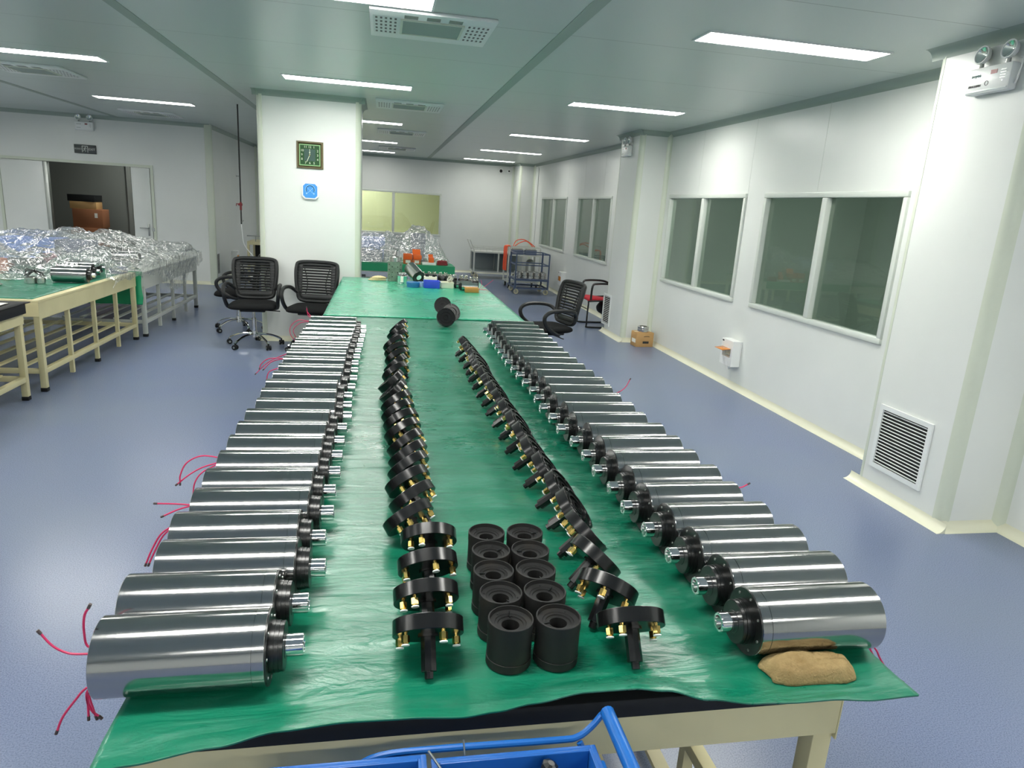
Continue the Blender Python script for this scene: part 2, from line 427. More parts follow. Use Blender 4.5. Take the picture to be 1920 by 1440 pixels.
def room(b, name, m_):
    # every slab of a side room is an object of its own
    bm = b.bm; bm.verts.ensure_lookup_table(); n = len(bm.verts)//8
    co = [tuple(v.co) for v in bm.verts]; bm.free()
    for i in range(n):
        c = co[i*8:i*8+8]; lo = [min(p[k] for p in c) for k in range(3)]; hi = [max(p[k] for p in c) for k in range(3)]
        struct(MB().box(lo[0], hi[0], lo[1], hi[1], lo[2], hi[2]).build('%s_%s' % (name, 'abcdefgh'[i]), M[m_], smooth=False))
# right wall with four window openings
WIN = [(4.36, 6.25), (6.60, 8.54), (10.83, 12.83), (13.62, 15.88)]
WZ0, WZ1 = .853, 1.945
b = MB(); y = YB
for a, c in WIN:
    b.box(WX, WX+.06, y, a, 0, CZ); b.box(WX, WX+.06, a, c, 0, WZ0); b.box(WX, WX+.06, a, c, WZ1, CZ); y = c
b.box(WX, WX+.06, y, YF, 0, CZ)
struct(b.build('wall_right', M['wall'], smooth=False))
for i, (a, c) in enumerate(WIN):
    t = struct(thing('window_%d' % (i+1), (WX, (a+c)/2, WZ0)))
    h = (c-a)/2; H = WZ1-WZ0; fw = .045
    f = MB()
    for y0, y1, z0, z1 in ((-h, h, 0, fw), (-h, h, H-fw, H), (-h, -h+fw, fw, H-fw), (h-fw, h, fw, H-fw)):
        f.box(-.022, .075, y0, y1, z0, z1, None, .008)
    f.build('window_frame', M['winframe'], t)
    MB().box(-.018, .07, -.035, .035, fw, H-fw, None, .008).build('mullion', M['winframe'], t)
    for y0, y1 in ((-h+fw, -.035), (.035, h-fw)):
        MB().box(.028, .034, y0, y1, fw, H-fw).build('pane', M['pane'], t, smooth=False)
# dim side room behind the right wall
b = MB()
b.box(7.2, 7.26, 3.4, 17, 0, CZ); b.box(WX+.06, 7.2, 3.34, 3.4, 0, CZ); b.box(WX+.06, 7.2, 17, 17.06, 0, CZ)
b.box(WX+.1, 7.26, 3.34, 17.06, -.06, 0); b.box(WX+.1, 7.26, 3.34, 17.06, CZ, CZ+.06); b.box(WX+.06, 7.2, 9.6, 9.66, 0, CZ)
room(b, 'wall_side_room', 'greyroom')

for i_, y_ in enumerate((6.5, 12.8)):  # hidden lamps added so that the window panes are less dark
    t = thing('room_lamp', (5.6, y_, CZ), 0, ['dim lamp in the side room behind the two big windows', 'dim lamp in the side room behind the two far right windows'][i_], 'lamp')
    MB().box(-.6, .6, -.12, .12, -.05, -.01, None, .01).build('lamp_body', M['white_metal'], t)
    MB().box(-.57, .57, -.1, .1, -.054, -.05).build('diffuser', M['dim_light'], t, smooth=False)
# far wall with window
b = MB()
fx0, fx1, fz0, fz1 = -.75, 1.44, .86, 1.9
b.box(-3.0, fx0, YF, YF+.06, 0, CZ).box(fx0, fx1, YF, YF+.06, 0, fz0).box(fx0, fx1, YF, YF+.06, fz1, CZ).box(fx1, WX+.06, YF, YF+.06, 0, CZ)
struct(b.build('wall_back', M['wall'], smooth=False))
t = struct(thing('window_5', (0, YF, fz0)))
f = MB(); H = fz1-fz0
for x0, x1, z0, z1 in ((fx0, fx1, 0, .05), (fx0, fx1, H-.05, H), (fx0, fx0+.05, .05, H-.05), (fx1-.05, fx1, .05, H-.05)):
    f.box(x0, x1, -.02, .07, z0, z1, None, .008)
f.build('window_frame', M['winframe'], t)
MB().box(.235, .30, -.018, .065, .05, H-.05, None, .008).build('mullion', M['winframe'], t)
for x0, x1 in ((fx0+.05, .235), (.30, fx1-.05)):
    MB().box(x0, x1, .03, .036, .05, H-.05).build('pane', M['pane'], t, smooth=False)
b = MB()
b.box(-1.6, 2.4, 19.6, 19.66, 0, CZ).box(-1.66, -1.6, YF+.06, 19.66, 0, CZ).box(2.4, 2.46, YF+.06, 19.66, 0, CZ)
b.box(-1.66, 2.46, YF+.1, 19.66, -.06, 0).box(-1.66, 2.46, YF+.1, 19.66, CZ, CZ+.06)
room(b, 'wall_next_room', 'beigewall')
t = thing('room_lamp', (-.7, 18.7, CZ), 0, 'warm lamp in the room behind the far window', 'lamp')
MB().box(-.35, .35, -.1, .1, -.06, -.02, None, .01).build('lamp_body', M['white_metal'], t)
MB().box(-.32, .32, -.08, .08, -.064, -.06).build('diffuser', M['warm_light'], t, smooth=False)

# left alcove: door wall at Y=13.1 and return wall at X=-2.93
dx0, dx1, dx2, dx3, dz = -6.16, -5.48, -3.88, -2.93, 1.93
DY = 13.1
b = MB()
b.box(XL, dx0, DY, DY+.06, 0, CZ).box(dx0, dx2, DY, DY+.06, dz, CZ).box(dx2, dx3, DY, DY+.06, 0, CZ)
struct(b.build('wall_left_door_side', M['wall'], smooth=False))
sbox('wall_left_return', -2.99, -2.93, DY+.06, YF+.06, 0, CZ, 'wall')
sbox('wall_left', XL-.06, XL, YB, DY+.06, 0, CZ, 'wall')
sbox('wall_front', XL-.06, WX+.06, YB-.06, YB, 0, CZ, 'wall')
# store room behind the door
b = MB()
b.box(-6.9, -3.2, 15.4, 15.46, 0, CZ).box(-6.96, -6.9, DY+.06, 15.46, 0, CZ).box(-3.2, -3.14, DY+.06, 15.46, 0, CZ)
b.box(-6.96, -3.14, DY+.1, 15.46, CZ, CZ+.06).box(-6.96, -3.14, DY+.1, 15.46, -.06, 0).box(-4.98, -4.9, 15.3, 15.4, 0, CZ)
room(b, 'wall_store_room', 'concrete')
t = thing('room_lamp', (-4.4, 14.4, CZ), 0, 'dim lamp inside the dark store room', 'lamp')  # hidden lamp added to lift the black doorway
MB().box(-.2, .2, -.06, .06, -.05, -.01, None, .01).build('lamp_body', M['white_metal'], t)
MB().box(-.18, .18, -.05, .05, -.054, -.05).build('diffuser', M['store_light'], t, smooth=False)
# double door: closed left leaf, open gap, narrow right leaf with handle
t = struct(thing('door_1', (0, DY, 0)))
MB().box(dx0, dx2, -.02, .07, dz, dz+.045).box(dx0-.045, dx0, -.02, .07, 0, dz+.045).box(dx2, dx2+.045, -.02, .07, 0, dz+.045).build('door_frame', M['trim'], t, smooth=False)
MB().box(dx0+.005, dx1-.04, -.015, .03, .01, dz-.005, None, .004).build('door_leaf', M['wall'], t)
MB().box(dx1-.04, dx1+.03, -.03, .06, .01, dz-.005, None, .006).build('leaf_edge', M['galv'], t)
lf = MB().box(dx2-.30, dx2-.01, -.02, .03, .01, dz-.005, None, .004).build('door_leaf', M['wall'], t)
hb = MB().box(dx2-.085, dx2-.055, -.035, -.02, .80, 1.0, None, .005).tube([(dx2-.07, -.035, .93), (dx2-.07, -.075, .93), (dx2-.2, -.075, .93)], .009, 8, 3)
hb.build('door_handle', M['galv'], lf)
MB().box(dx2-.02, dx2+.02, -.03, -.018, .88, .94).build('strike_plate', M['galv'], t)

# ------------------------------------------------------------------ columns
def column(n, x0, x1, y0, y1, r=.06):
    pts = []
    def arc(cx, cy, a0):
        for k in range(7):
            a = a0+k*PI/12; pts.append((cx+r*math.cos(a), cy+r*math.sin(a)))
    arc(x1-r, y1-r, 0); arc(x0+r, y1-r, PI/2); arc(x0+r, y0+r, PI); arc(x1-r, y0+r, 1.5*PI)
    o = struct(MB().prism(pts, 0, CZ).build(n, M['wall'], ang=50))
    return o
def corner_trim(n, cx, cy, a0, r=.062, span=PI/2):
    pts = [(cx, cy)]
    for k in range(9):
        a = a0+k*span/8; pts.append((cx+r*math.cos(a), cy+r*math.sin(a)))
    struct(MB().prism(pts, .05, CZ-.045).build(n, M['trim'], ang=50))
column('wall_column_a', 3.2, 3.62, 3.13, 3.87)
column('wall_column_b', 3.2, 3.62, 8.72, 9.52)
column('wall_column_c', 3.22, 3.62, 16.85, 17.62)
column('wall_column_d', -1.33, -.25, 8.2, 9.15, .05)
tn = 1
for cx, cy, a0 in ((3.26, 3.19, PI), (3.26, 8.78, PI), (3.28, 16.91, PI), (3.26, 9.46, PI/2), (3.26, 3.81, PI/2),
                   (-1.28, 8.25, PI), (-.30, 8.25, 1.5*PI), (-1.28, 9.10, PI/2)):
    corner_trim('trim_%d' % tn, cx, cy, a0); tn += 1
# inner-corner coves (vertical) where columns meet the wall, and wall corners
def vcove(cx, cy, sx, sy, r=.05):
    global tn
    pts = [(cx, cy)]
    for k in range(7):
        a = k*PI/12
        pts.append((cx+sx*r*(1-math.sin(a)), cy+sy*r*(1-math.cos(a))))
    struct(MB().prism(pts, 0, CZ).build('trim_%d' % tn, M['trim'], ang=50)); tn += 1
vcove(WX, 3.13, -1, -1); vcove(WX, 3.87, -1, 1); vcove(WX, 8.72, -1, -1); vcove(WX, 9.52, -1, 1); vcove(WX, 16.85, -1, -1)
vcove(3.22, YF, -1, -1); vcove(-2.93, YF, 1, -1)
struct(MB().box(-2.99, -2.87, DY-.03, DY+.05, 0, CZ, None, .02).build('trim_%d' % tn, M['trim'])); tn += 1
# horizontal coves
def hcove(n, p0, p1, nx, ny, z, dz, r, m_):
    # quarter-round along p0->p1, room side normal (nx,ny)
    bm_ = MB(); rows = []
    for (x, y) in (p0, p1):
        row = [bm_.bm.verts.new((x, y, z))]
        for k in range(7):
            a = k*PI/12
            d = r*(1-math.sin(a)); h = r*(1-math.cos(a))
            row.append(bm_.bm.verts.new((x+nx*d, y+ny*d, z+dz*h)))
        rows.append(row)
    A, B = rows; n_ = len(A)
    for i in range(n_): bm_.bm.faces.new((A[i], A[(i+1) % n_], B[(i+1) % n_], B[i]))
    bm_.bm.faces.new(A); bm_.bm.faces.new(B)
    return struct(bm_.build(n, M[m_], ang=50))
segs = [((WX, YB), (WX, 3.13), -1, 0), ((WX, 3.13), (3.2, 3.13), 0, -1), ((3.2, 3.08), (3.2, 3.92), -1, 0), ((WX, 3.87), (WX, 8.72), -1, 0),
        ((WX, 8.72), (3.2, 8.72), 0, -1), ((3.2, 8.67), (3.2, 9.57), -1, 0), ((WX, 9.52), (WX, 16.85), -1, 0), ((WX, 16.85), (3.22, 16.85), 0, -1),
        ((3.22, 16.80), (3.22, YF), -1, 0), ((3.22, YF), (-2.93, YF), 0, -1), ((-2.93, YF), (-2.93, DY), 1, 0),
        ((XL, DY), (-2.9, DY), 0, -1), ((-1.38, 8.2), (-.20, 8.2), 0, -1), ((-1.33, 8.15), (-1.33, 9.15), -1, 0), ((-.25, 8.15), (-.25, 9.15), 1, 0)]
k = 1
for p0, p1, nx, ny in segs:
    if not (p0 == (XL, DY)):
        hcove('baseboard_%d' % k, p0, p1, nx, ny, 0, 1, .055, 'skirt')
    else:
        hcove('baseboard_%d' % k, (dx2+.05, DY), p1, nx, ny, 0, 1, .055, 'skirt')
        k += 1; hcove('baseboard_%d' % k, p0, (dx0-.05, DY), nx, ny, 0, 1, .055, 'skirt')
    hcove('trim_%d' % tn, p0, p1, nx, ny, CZ, -1, .06, 'ceil_trim'); tn += 1; k += 1
# ceiling joint strips
for x in (1.09, -1.63, -4.36):
    struct(MB().box(x-.04, x+.04, YB, YF, CZ-.004, CZ+.01).build('trim_%d' % tn, M['ceil_trim'], smooth=False)); tn += 1
# wall panel seams: thin shallow strips
b = MB()
for y in (4.3, 5.45, 6.6, 7.75, 10.2, 11.35, 12.5, 13.65, 14.8):
    b.box(WX-.0015, WX+.01, y-.002, y+.002, WZ1+.01, CZ-.05)
struct(b.build('trim_%d' % tn, M['winframe'], smooth=False)); tn += 1

# ================================================================== CEILING FIXTURES
def make_light():
    t = thing('ceiling_light', (0, 0, CZ))
    b = MB(); X, Y, f = .60, .125, .014
    for x0, x1, y0, y1 in ((-X, X, -Y, -Y+f), (-X, X, Y-f, Y), (-X, -X+f, -Y+f, Y-f), (X-f, X, -Y+f, Y-f)):
        b.box(x0, x1, y0, y1, -.008, 0)
    b.build('light_frame', M['white_metal'], t, smooth=False)
    MB().box(-X+f, X-f, -Y+f, Y-f, -.005, -.001).build('diffuser', M['panel_light'], t, smooth=False)
    return t
L0 = make_light(); cache(L0); first = True
L1 = make_light()
[c for c in L1.children if c.name.startswith('diffuser')][0].data.materials[0] = M['panel_light_worn']
cache(L1); used1 = False
colname = {2.43: 'right-hand row', -.33: 'middle row', -3.05: 'left-hand row'}
for x, ys in ((2.43, (4.17, 7.15, 10.56, 13.75, 16.6)), (-.33, (4.2, 7.17, 10.45, 13.8, 16.55)), (-3.05, (7.18, 10.27))):
    for i, y in enumerate(ys):
        if y > 10:
            o = L1 if not used1 else copy_tree(L1); used1 = True
        else:
            o = L0 if first else copy_tree(L0); first = False
        o.location = (x, y, CZ)
        if x == -.33 and i == 0: lab = 'lit ceiling panel cut by the top edge of the photo, above the ceiling vent'
        else: lab = 'lit rectangular ceiling panel, %s from the camera in the %s' % (['nearest', 'second', 'third', 'fourth', 'farthest'][i] if len(ys) > 2 else ['nearer', 'farther'][i], colname[x])
        tag(o, lab, 'ceiling light', 'recessed ceiling light panels')
for x in (2.43, -.33, -3.05, -5.85):      # the same rows go on behind the camera; outermost left row added for brightness
    for i, y in enumerate((1.1, -2.0) if x > -3 else (4.0, .9, -2.0) if x > -5 else (10.2, 7.2, 4.0, .9)):
        o = copy_tree(L0); o.location = (x, y, CZ)
        tag(o, 'lit ceiling panel out of the frame, %s of the %s' % (ORD[i], colname.get(x, 'outermost left row, not seen')), 'ceiling light', 'recessed ceiling light panels')

def make_vent():
    t = thing('ceiling_vent', (0, 0, CZ))
    MB().box(-.37, .37, -.33, .33, -.022, 0, None, .006).build('vent_panel', M['white_metal'], t)
    for s in (-1, 1):
        g = MB().box(-.075, .075, -.21, .21, -.0012, 0).build('slot_grille', M['slots'], t, smooth=False)
        g.location = (s*.275, 0, -.0222)
    f = MB()
    for x0, x1, y0, y1 in ((-.19, .19, -.19, -.175), (-.19, .19, .155, .17), (-.19, -.175, -.175, .155), (.175, .19, -.175, .155)):
        f.box(x0, x1, y0, y1, -.03, -.02)
    f.build('filter_frame', M['trim'], t, smooth=False)
    MB().box(-.175, .175, -.175, .155, -.026, -.02).build('filter', M['filter'], t, smooth=False)
    for x in (-.13, 0, .13):
        b = MB()
        for k in range(6): b.box(x-.04, x+.04, -.275+k*.012, -.27+k*.012, -.0245, -.021)
        b.build('air_slot', M['galv'], t, smooth=False)
    return t
V0 = make_vent(); cache(V0)
for i, (x, y) in enumerate(((.28, 4.68), (.28, 8.38), (.28, 11.6), (.28, 15.1), (-3.45, 8.2), (-3.45, 11.9))):
    o = V0 if i == 0 else copy_tree(V0); o.location = (x, y, CZ)
    tag(o, ['large white perforated ceiling vent near the top edge of the photo', 'white perforated ceiling vent between the middle lights, beside the top of the clock pillar',
            'small-looking ceiling vent past the clock pillar, nearer of the two far ones', 'farthest ceiling vent in the middle strip, near the far wall',
            'shallow ceiling vent between the two left-hand ceiling lights', 'ceiling vent above the far end of the left benches'][i], 'ceiling vent', 'white ceiling vents')

# ================================================================== WALL FIXTURES
def grille(loc, rz, wd, ht, n, label):
    t = thing('wall_vent', loc, rz, label, 'vent', 'louvred wall vents')
    # local: faces -Y, centre at origin
    f = MB(); e = .03
    for x0, x1, z0, z1 in ((-wd/2, wd/2, -ht/2, -ht/2+e), (-wd/2, wd/2, ht/2-e, ht/2), (-wd/2, -wd/2+e, -ht/2+e, ht/2-e), (wd/2-e, wd/2, -ht/2+e, ht/2-e)):
        f.box(x0, x1, -.012, 0, z0, z1)
    f.build('vent_frame', M['white_metal'], t, smooth=False)
    MB().box(-wd/2+e, wd/2-e, -.002, 0, -ht/2+e, ht/2-e).build('vent_back', M['dark'], t, smooth=False)
    b = MB(); h = ht-2*e
    for k in range(n):
        z = -h/2+(k+.5)*h/n
        b.box(-wd/2+e, wd/2-e, -.005, .003, -.001, .001, T(0, -.005, z) @ RX(.35))
    b.build('louvre', M['white_metal'], t, smooth=False)
    return t
grille((3.198, 3.535, .37), -PI/2, .44, .42, 17, 'large white louvred vent low on the nearest column')
grille((3.198, 9.42, .33), -PI/2, .33, .44, 15, 'white louvred vent low on the second column, above the carton')
grille((-2.928, 13.39, .34), PI/2, .38, .42, 15, 'small white louvred vent low on the left return wall')

def emergency(loc, rz, label, near=False):
    t = thing('emergency_light', loc, rz, label, 'emergency light', 'twin-head emergency lights')
    MB().box(-.14, .14, -.055, 0, 0, .135, None, .012).build('housing', M['white_plastic'], t)
    MB().box(-.132, .132, -.058, -.05, .008, .018, None, .003).build('base_strip', M['white_metal'], t)
    for s in (-1, 1):
        MB().cyl((s*.085, -.03, .13), (s*.085, -.03, .16), .012, .012, 10).build('swivel', M['galv'], t)
        mx = T(s*.085, -.03, .20) @ RZ(-PI/2) @ RY(-.15)
        h = MB().ring([(-.03, 0), (-.03, .02), (-.01, .042), (.012, .047), (.016, .047), (.016, .041), (.010, .041)], mx, 24).build('lamp_head', M['white_plastic'], t)
        MB().ring([(.010, .041), (.0, .028), (-.012, .008), (-.012, 0)], mx, 24).build('reflector', M['lampglass'], h)
    MB().box(.015, .055, -.0565, -.054, .09, .11).build('indicator_window', M['redp'], t, smooth=False)
    MB().tube([(.135, -.02, .03), (.16, -.03, .04), (.165, -.025, .1), (.155, -.01, .15), (.13, -.005, .16)], .004, 6, 4).build('cable', M['white_plastic'], t)
    b = MB()
    for k in range(4): b.box(.08, .112, -.0565, -.054, .062+k*.013, .065+k*.013)
    b.box(.094, .1, -.0565, -.054, .045, .05); b.build('status_mark', M['galv'], t, smooth=False)
    if near:
        mt_ = T(-.075, -.0562, .093) @ RX(PI/2)
        text_obj('logo', 'aoyoa', .026, mt_, M['print_teal'], t)
        text_obj('lettering', '消防应急照明灯', .012, T(-.075, -.0562, .04) @ RX(PI/2), M['ink'], t)
        MB().ring([(-.0005, .010), (.001, .010), (.001, .012), (-.0005, .012)], T(-.0, -.0565, .048) @ RZ(PI/2), 20, True).build('round_mark', M['ink'], t, smooth=False)
    else:
        MB().box(-.11, -.04, -.0565, -.054, .09, .1).box(-.11, -.05, -.0565, -.054, .035, .042).build('lettering', M['galv'], t, smooth=False)
emergency((3.198, 3.42, 2.405), -PI/2, 'white twin-head emergency light high on the nearest column', True)
emergency((3.198, 9.15, 2.41), -PI/2, 'white twin-head emergency light at the top of the second column')
emergency((-4.83, DY-.002, 2.455), 0, 'white twin-head emergency light above the exit sign')

t = thing('exit_sign', (-4.855, DY-.002, 2.16), 0, 'dark rectangular exit sign with running figure above the open doorway', 'exit sign')
MB().box(-.165, .165, -.022, 0, -.07, .07, None, .004).build('sign_box', M['signdark'], t)
text_obj('lettering', 'EXIT', .050, T(.104, -.0235, 0) @ RX(PI/2), M['signwhite'], t)
text_obj('lettering', '安全出口', .027, T(-.104, -.0235, 0) @ RX(PI/2), M['signwhite'], t)
b = MB()
for x0, x1, z0, z1 in ((-.045, .045, .045, .053), (-.045, -.037, -.05, .045), (.037, .045, -.05, .045)): b.box(x0, x1, -.0245, -.021, z0, z1)
b.build('door_symbol', M['signwhite'], t, smooth=False)
b = MB().ball((.008, -.0235, .03), .008, 8, (1, .2, 1))
b.tube([(.002, -.0235, .02), (-.006, -.0235, -.008)], .006, 5, 0).tube([(-.006, -.0235, -.008), (.012, -.0235, -.02), (.006, -.0235, -.042)], .004, 5, 0)
b.tube([(-.006, -.0235, -.008), (-.016, -.0235, -.024), (-.032, -.0235, -.03)], .004, 5, 0).tube([(.002, -.0235, .018), (.018, -.0235, .006), (.026, -.0235, .012)], .003, 5, 0).tube([(.0, -.0235, .018), (-.016, -.0235, .012), (-.022, -.0235, -.004)], .003, 5, 0)
b.build('running_figure', M['signwhite'], t, smooth=False)

# clock
PY = 8.198
t = thing('wall_clock', (-.788, PY, 2.078), 0, 'square green-faced wall clock with dark gold frame on the pillar', 'clock')
b = MB()
o_, i_ = .142, .112
for a in range(4):
    mx = RY(a*PI/2)
    q = [(-o_, -.006, o_), (o_, -.006, o_), (i_, -.02, i_), (-i_, -.02, i_), (-.125, -.034, .125), (.125, -.034, .125)]
    v = [b.bm.verts.new(mx @ Vector(p)) for p in q]
    b.bm.faces.new((v[0], v[1], v[5], v[4])); b.bm.faces.new((v[4], v[5], v[2], v[3]))
b.box(-o_, o_, -.008, 0, -o_, o_)
b.build('clock_frame', M['gold_frame'], t, smooth=False)
MB().box(-.112, .112, -.018, -.008, -.112, .112).build('edge_ring', M['lume'], t, smooth=False)
MB().box(-.102, .102, -.0195, -.008, -.102, .102).build('clock_face', M['clock_face'], t, smooth=False)
MB().box(-.06, .06, -.0205, -.019, -.062, .062, None, .0006).build('face_centre', M['clock_mid'], t, smooth=False)
for n_, (x, z) in {'12': (0, .083), '1': (.045, .083), '2': (.083, .045), '3': (.083, 0), '4': (.083, -.045), '5': (.045, -.083), '6': (0, -.083), '7': (-.045, -.083), '8': (-.083, -.045), '9': (-.083, 0), '10': (-.080, .045), '11': (-.045, .083)}.items():
    text_obj('numeral', n_, .034, T(x, -.0212, z) @ RX(PI/2), M['numeral'], t)
MB().box(-.0022, .0022, -.024, -.022, 0, .062).prism([(0, .018), (.008, .028), (0, .038), (-.008, .028)], 0, .001, T(0, -.0235, 0) @ RX(PI/2)).build('hour_hand', M['numeral'], t, smooth=False)
MB().box(-.0025, .0025, -.026, -.024, -.01, .078, RY(PI+.42)).build('minute_hand', M['numeral'], t, smooth=False)
MB().ring([(0, 0), (0, .006), (.003, .006), (.003, 0)], T(0, -.026, 0) @ RZ(-PI/2), 12).build('hub', M['brass'], t)
# hygrometer
t = thing('hygrometer', (-.787, PY, 1.70), 0, 'blue octagonal dial gauge with white rim below the clock', 'gauge')
def octo(r, c): return [(-r+c, -r), (r-c, -r), (r, -r+c), (r, r-c), (r-c, r), (-r+c, r), (-r, r-c), (-r, -r+c)]
R90 = RX(PI/2)
MB().prism(octo(.088, .03), 0, .022, R90).build('gauge_case', M['white_plastic'], t)
MB().prism(octo(.076, .026), .022, .0232, R90).build('dial', M['dialblue'], t, smooth=False)
MB().tube([(.043*math.cos(a), -.024, .012+.043*math.sin(a)) for a in [-.5+i*(PI+1)/12 for i in range(13)]], .0028, 6, 2).build('scale_arc', M['dial_dk'], t)
MB().tube([(.052*math.cos(a), -.024, .012+.052*math.sin(a)) for a in [-.4+i*(PI+.8)/12 for i in range(13)]], .0014, 5, 2).build('scale_ring', M['dial_lt'], t)
MB().box(-.0012, .0012, -.0255, -.0245, -.055, .055, T(-.003, 0, 0) @ RY(.8)).build('needle', M['dial_lt'], t, smooth=False)
MB().box(-.0012, .0012, -.0255, -.0245, -.055, .055, T(.003, 0, 0) @ RY(-.8)).build('needle', M['dial_lt'], t, smooth=False)
for s in (-1, 1): MB().ball((s*.04, -.025, -.028), .007, 10, (1, .4, 1)).build('needle_disc', M['dial_lt'], t)

# flip-cover switch boxes
def switchbox(loc, rz, openc, label):
    t = thing('switch_box', loc, rz, label, 'switch box', 'white switch boxes with amber covers')
    b = MB().box(-.12, .12, -.018, 0, -.13, .13, None, .004)
    for x0, x1, z0, z1 in ((-.12, .12, .045, .13), (-.12, .12, -.13, -.045), (-.12, -.085, -.045, .045), (.085, .12, -.045, .045)):
        b.box(x0, x1, -.10, -.018, z0, z1)
    b.build('box_body', M['white_plastic'], t, smooth=False)
    bb = MB()
    for k in range(5): bb.box(-.075+k*.031, -.05+k*.031, -.07, -.02, -.03, .03, None, .003)
    bb.build('breaker_row', M['offwhite'], t)
    mx = T(0, -.102, .045) @ RX(-1.45 if openc else 0.0)
    MB().box(-.085, .085, -.006, 0, -.09, 0, mx, .002).build('amber_cover', M['amber'], t)
    MB().box(-.105, -.07, -.102, -.099, .105, .118).build('label_mark', M['ink'], t, smooth=False)
    MB().cyl((.0, -.05, -.13), (.0, -.05, -.17), .012, .012, 10).build('conduit_stub', M['white_plastic'], t)
    return t
switchbox((WX-.001, 6.40, .36), -PI/2, True, 'white switch box with raised amber cover below the big windows')
switchbox((WX-.001, 13.4, .36), -PI/2, False, 'white switch box with shut amber cover on the wall behind the blue cart')
switchbox((-2.929, 14.75, .36), PI/2, False, 'white switch box with shut amber cover on the left return wall')

# CCTV cameras and conduits in the far corner
t = thing('security_camera', (2.89, YF-.002, 2.58), 0, 'small dark-eyed security camera high on the far wall', 'camera')
MB().cyl((0, 0, .0), (0, -.06, 0), .02, .02, 12).build('bracket', M['white_plastic'], t)
cb = MB().cyl((0, -.03, -.01), (-.03, -.15, -.05), .045, .045, 20).build('camera_body', M['white_plastic'], t)
MB().cyl((-.03, -.15, -.05), (-.033, -.156, -.052), .038, .038, 20).build('lens', M['dark'], cb)
t = thing('sensor_box', (3.08, YF-.002, 2.54), 0, 'little white box on the far wall between camera and corner column', 'sensor')
MB().box(-.04, .04, -.05, 0, -.04, .04, None, .006).build('box_body', M['white_plastic'], t)
MB().box(-.02, .02, -.052, -.05, -.015, .02).build('sensor_window', M['dark'], t, smooth=False)
MB().tube([(0, -.02, .04), (.02, -.02, .1), (.14, -.4, .11), (.14, -.72, .11)], .006, 6, 4).build('cable', M['white_plastic'], t)
tag(MB().tube([(WX-.012, 16.45, .05), (WX-.012, 16.45, 2.6), (WX-.012, 16.5, 2.63)], .011, 8, 0).build('conduit_pipe', M['white_plastic']),
    'thin white conduit running down the wall beside the far corner column', 'pipe')

# air line dropping from ceiling
t = thing('air_line', (-1.82, 9.776, CZ), 0, 'thin dark pipe hanging from the ceiling with a red valve', 'pipe')
MB().cyl((0, 0, 0), (0, 0, -1.48), .009, .009, 10).build('drop_pipe', M['ink'], t)
b = MB().cyl((-.03, 0, -1.23), (.02, 0, -1.23), .016, .016, 10).box(-.012, .012, -.012, .012, -1.30, -1.2)
b.build('valve', M['redp'], t)
MB().tube([(-.03, 0, -1.23), (-.05, 0, -1.22), (-.055, 0, -1.25)], .005, 6, 3).build('valve_lever', M['redp'], t)
MB().cyl((0, 0, -.875), (-.045, 0, -.875), .005, .005, 8).box(-.05, -.044, -.015, .015, -.89, -.86).build('side_stub', M['galv'], t)
MB().cyl((0, 0, -1.46), (.03, 0, -1.43), .008, .005, 8).build('hose_nozzle', M['galv'], t)
MB().tube([(0, 0, -1.48), (.01, 0, -1.6), (.02, .05, -1.75), (.12, .1, -1.9), (.22, .12, -2.02), (.20, .12, -2.14), (.0, .15, -2.2)], .006, 6, 5).build('air_hose', M['white_plastic'], t)
# ================================================================== WORK TABLES
def table(label, x0, x1, y0, y1, h, m_, top_m, posts=3, name='work_table', group=None, apron=.105, slab=.03, end_apron=True):
    cx, cy = (x0+x1)/2, (y0+y1)/2
    t = thing(name, (cx, cy, 0), 0, label, 'table', group)
    X, Y = (x1-x0)/2, (y1-y0)/2; l = .045
    MB().box(-X, X, -Y, Y, h-slab, h, None, .003).build('tabletop', M[top_m], t)
    za = h-slab
    for s in (-1, 1):
        MB().box(s*X-s*.004-(.003 if s > 0 else 0), s*X-s*.004+(0 if s > 0 else .003), -Y, Y, za-apron, za).build('side_apron', M[m_], t, smooth=False)
        MB().box(-X+.006, X-.006, s*Y-s*.003-.0015, s*Y-s*.003+.0015, za-apron*.85, za).build('end_apron', M[m_], t, smooth=False)
    for sx in (-1, 1):
        for sy in (-1, 1):
            x, y = sx*(X-.03), sy*(Y-.03)
            lg = MB().box(x-l/2, x+l/2, y-l/2, y+l/2, .03, za-.001, None, .004).build('leg', M[m_], t)
            MB().box(x-l/2-.002, x+l/2+.002, y-l/2-.002, y+l/2+.002, 0, .032, None, .004).build('foot', M['rubber'], lg)
        for k in range(posts):
            y = -Y+(2*Y)*(k+1)/(posts+1); x = sx*(X-.03)
            p = MB().box(x-.016, x+.016, y-.016, y+.016, .03, za-.01).build('post', M[m_], t, smooth=False)
            if k % 2 == 1 or posts < 3:
                MB().box(x-.02, x+.02, y-.02, y+.02, 0, .03).build('foot', M['rubber'], p)
        MB().box(sx*(X-.03)-.02, sx*(X-.03)+.02, -Y+.05, Y-.05, .145, .185, None, .003).build('side_rail', M[m_], t)
    for sy in (-1, 1):
        MB().box(-X+.05, X-.05, sy*(Y-.03)-.015, sy*(Y-.03)+.015, .145, .185, None, .003).build('end_rail', M[m_], t)
    b = MB(); n = max(3, int(2*X/.17))
    for k in range(1, n):
        x = -X+2*X*k/n
        b.box(x-.02, x+.02, -Y+.05, Y-.05, .186, .20)
    b.build('lower_shelf', M[m_], t, smooth=False)
    return t
TT = .762
table('cream steel work table at the bottom of the photo carrying the wavy green mat', -.43, .945, 1.045, 3.15, TT, 'beige', 'rubber', 3, group=None, slab=.04, apron=.095)
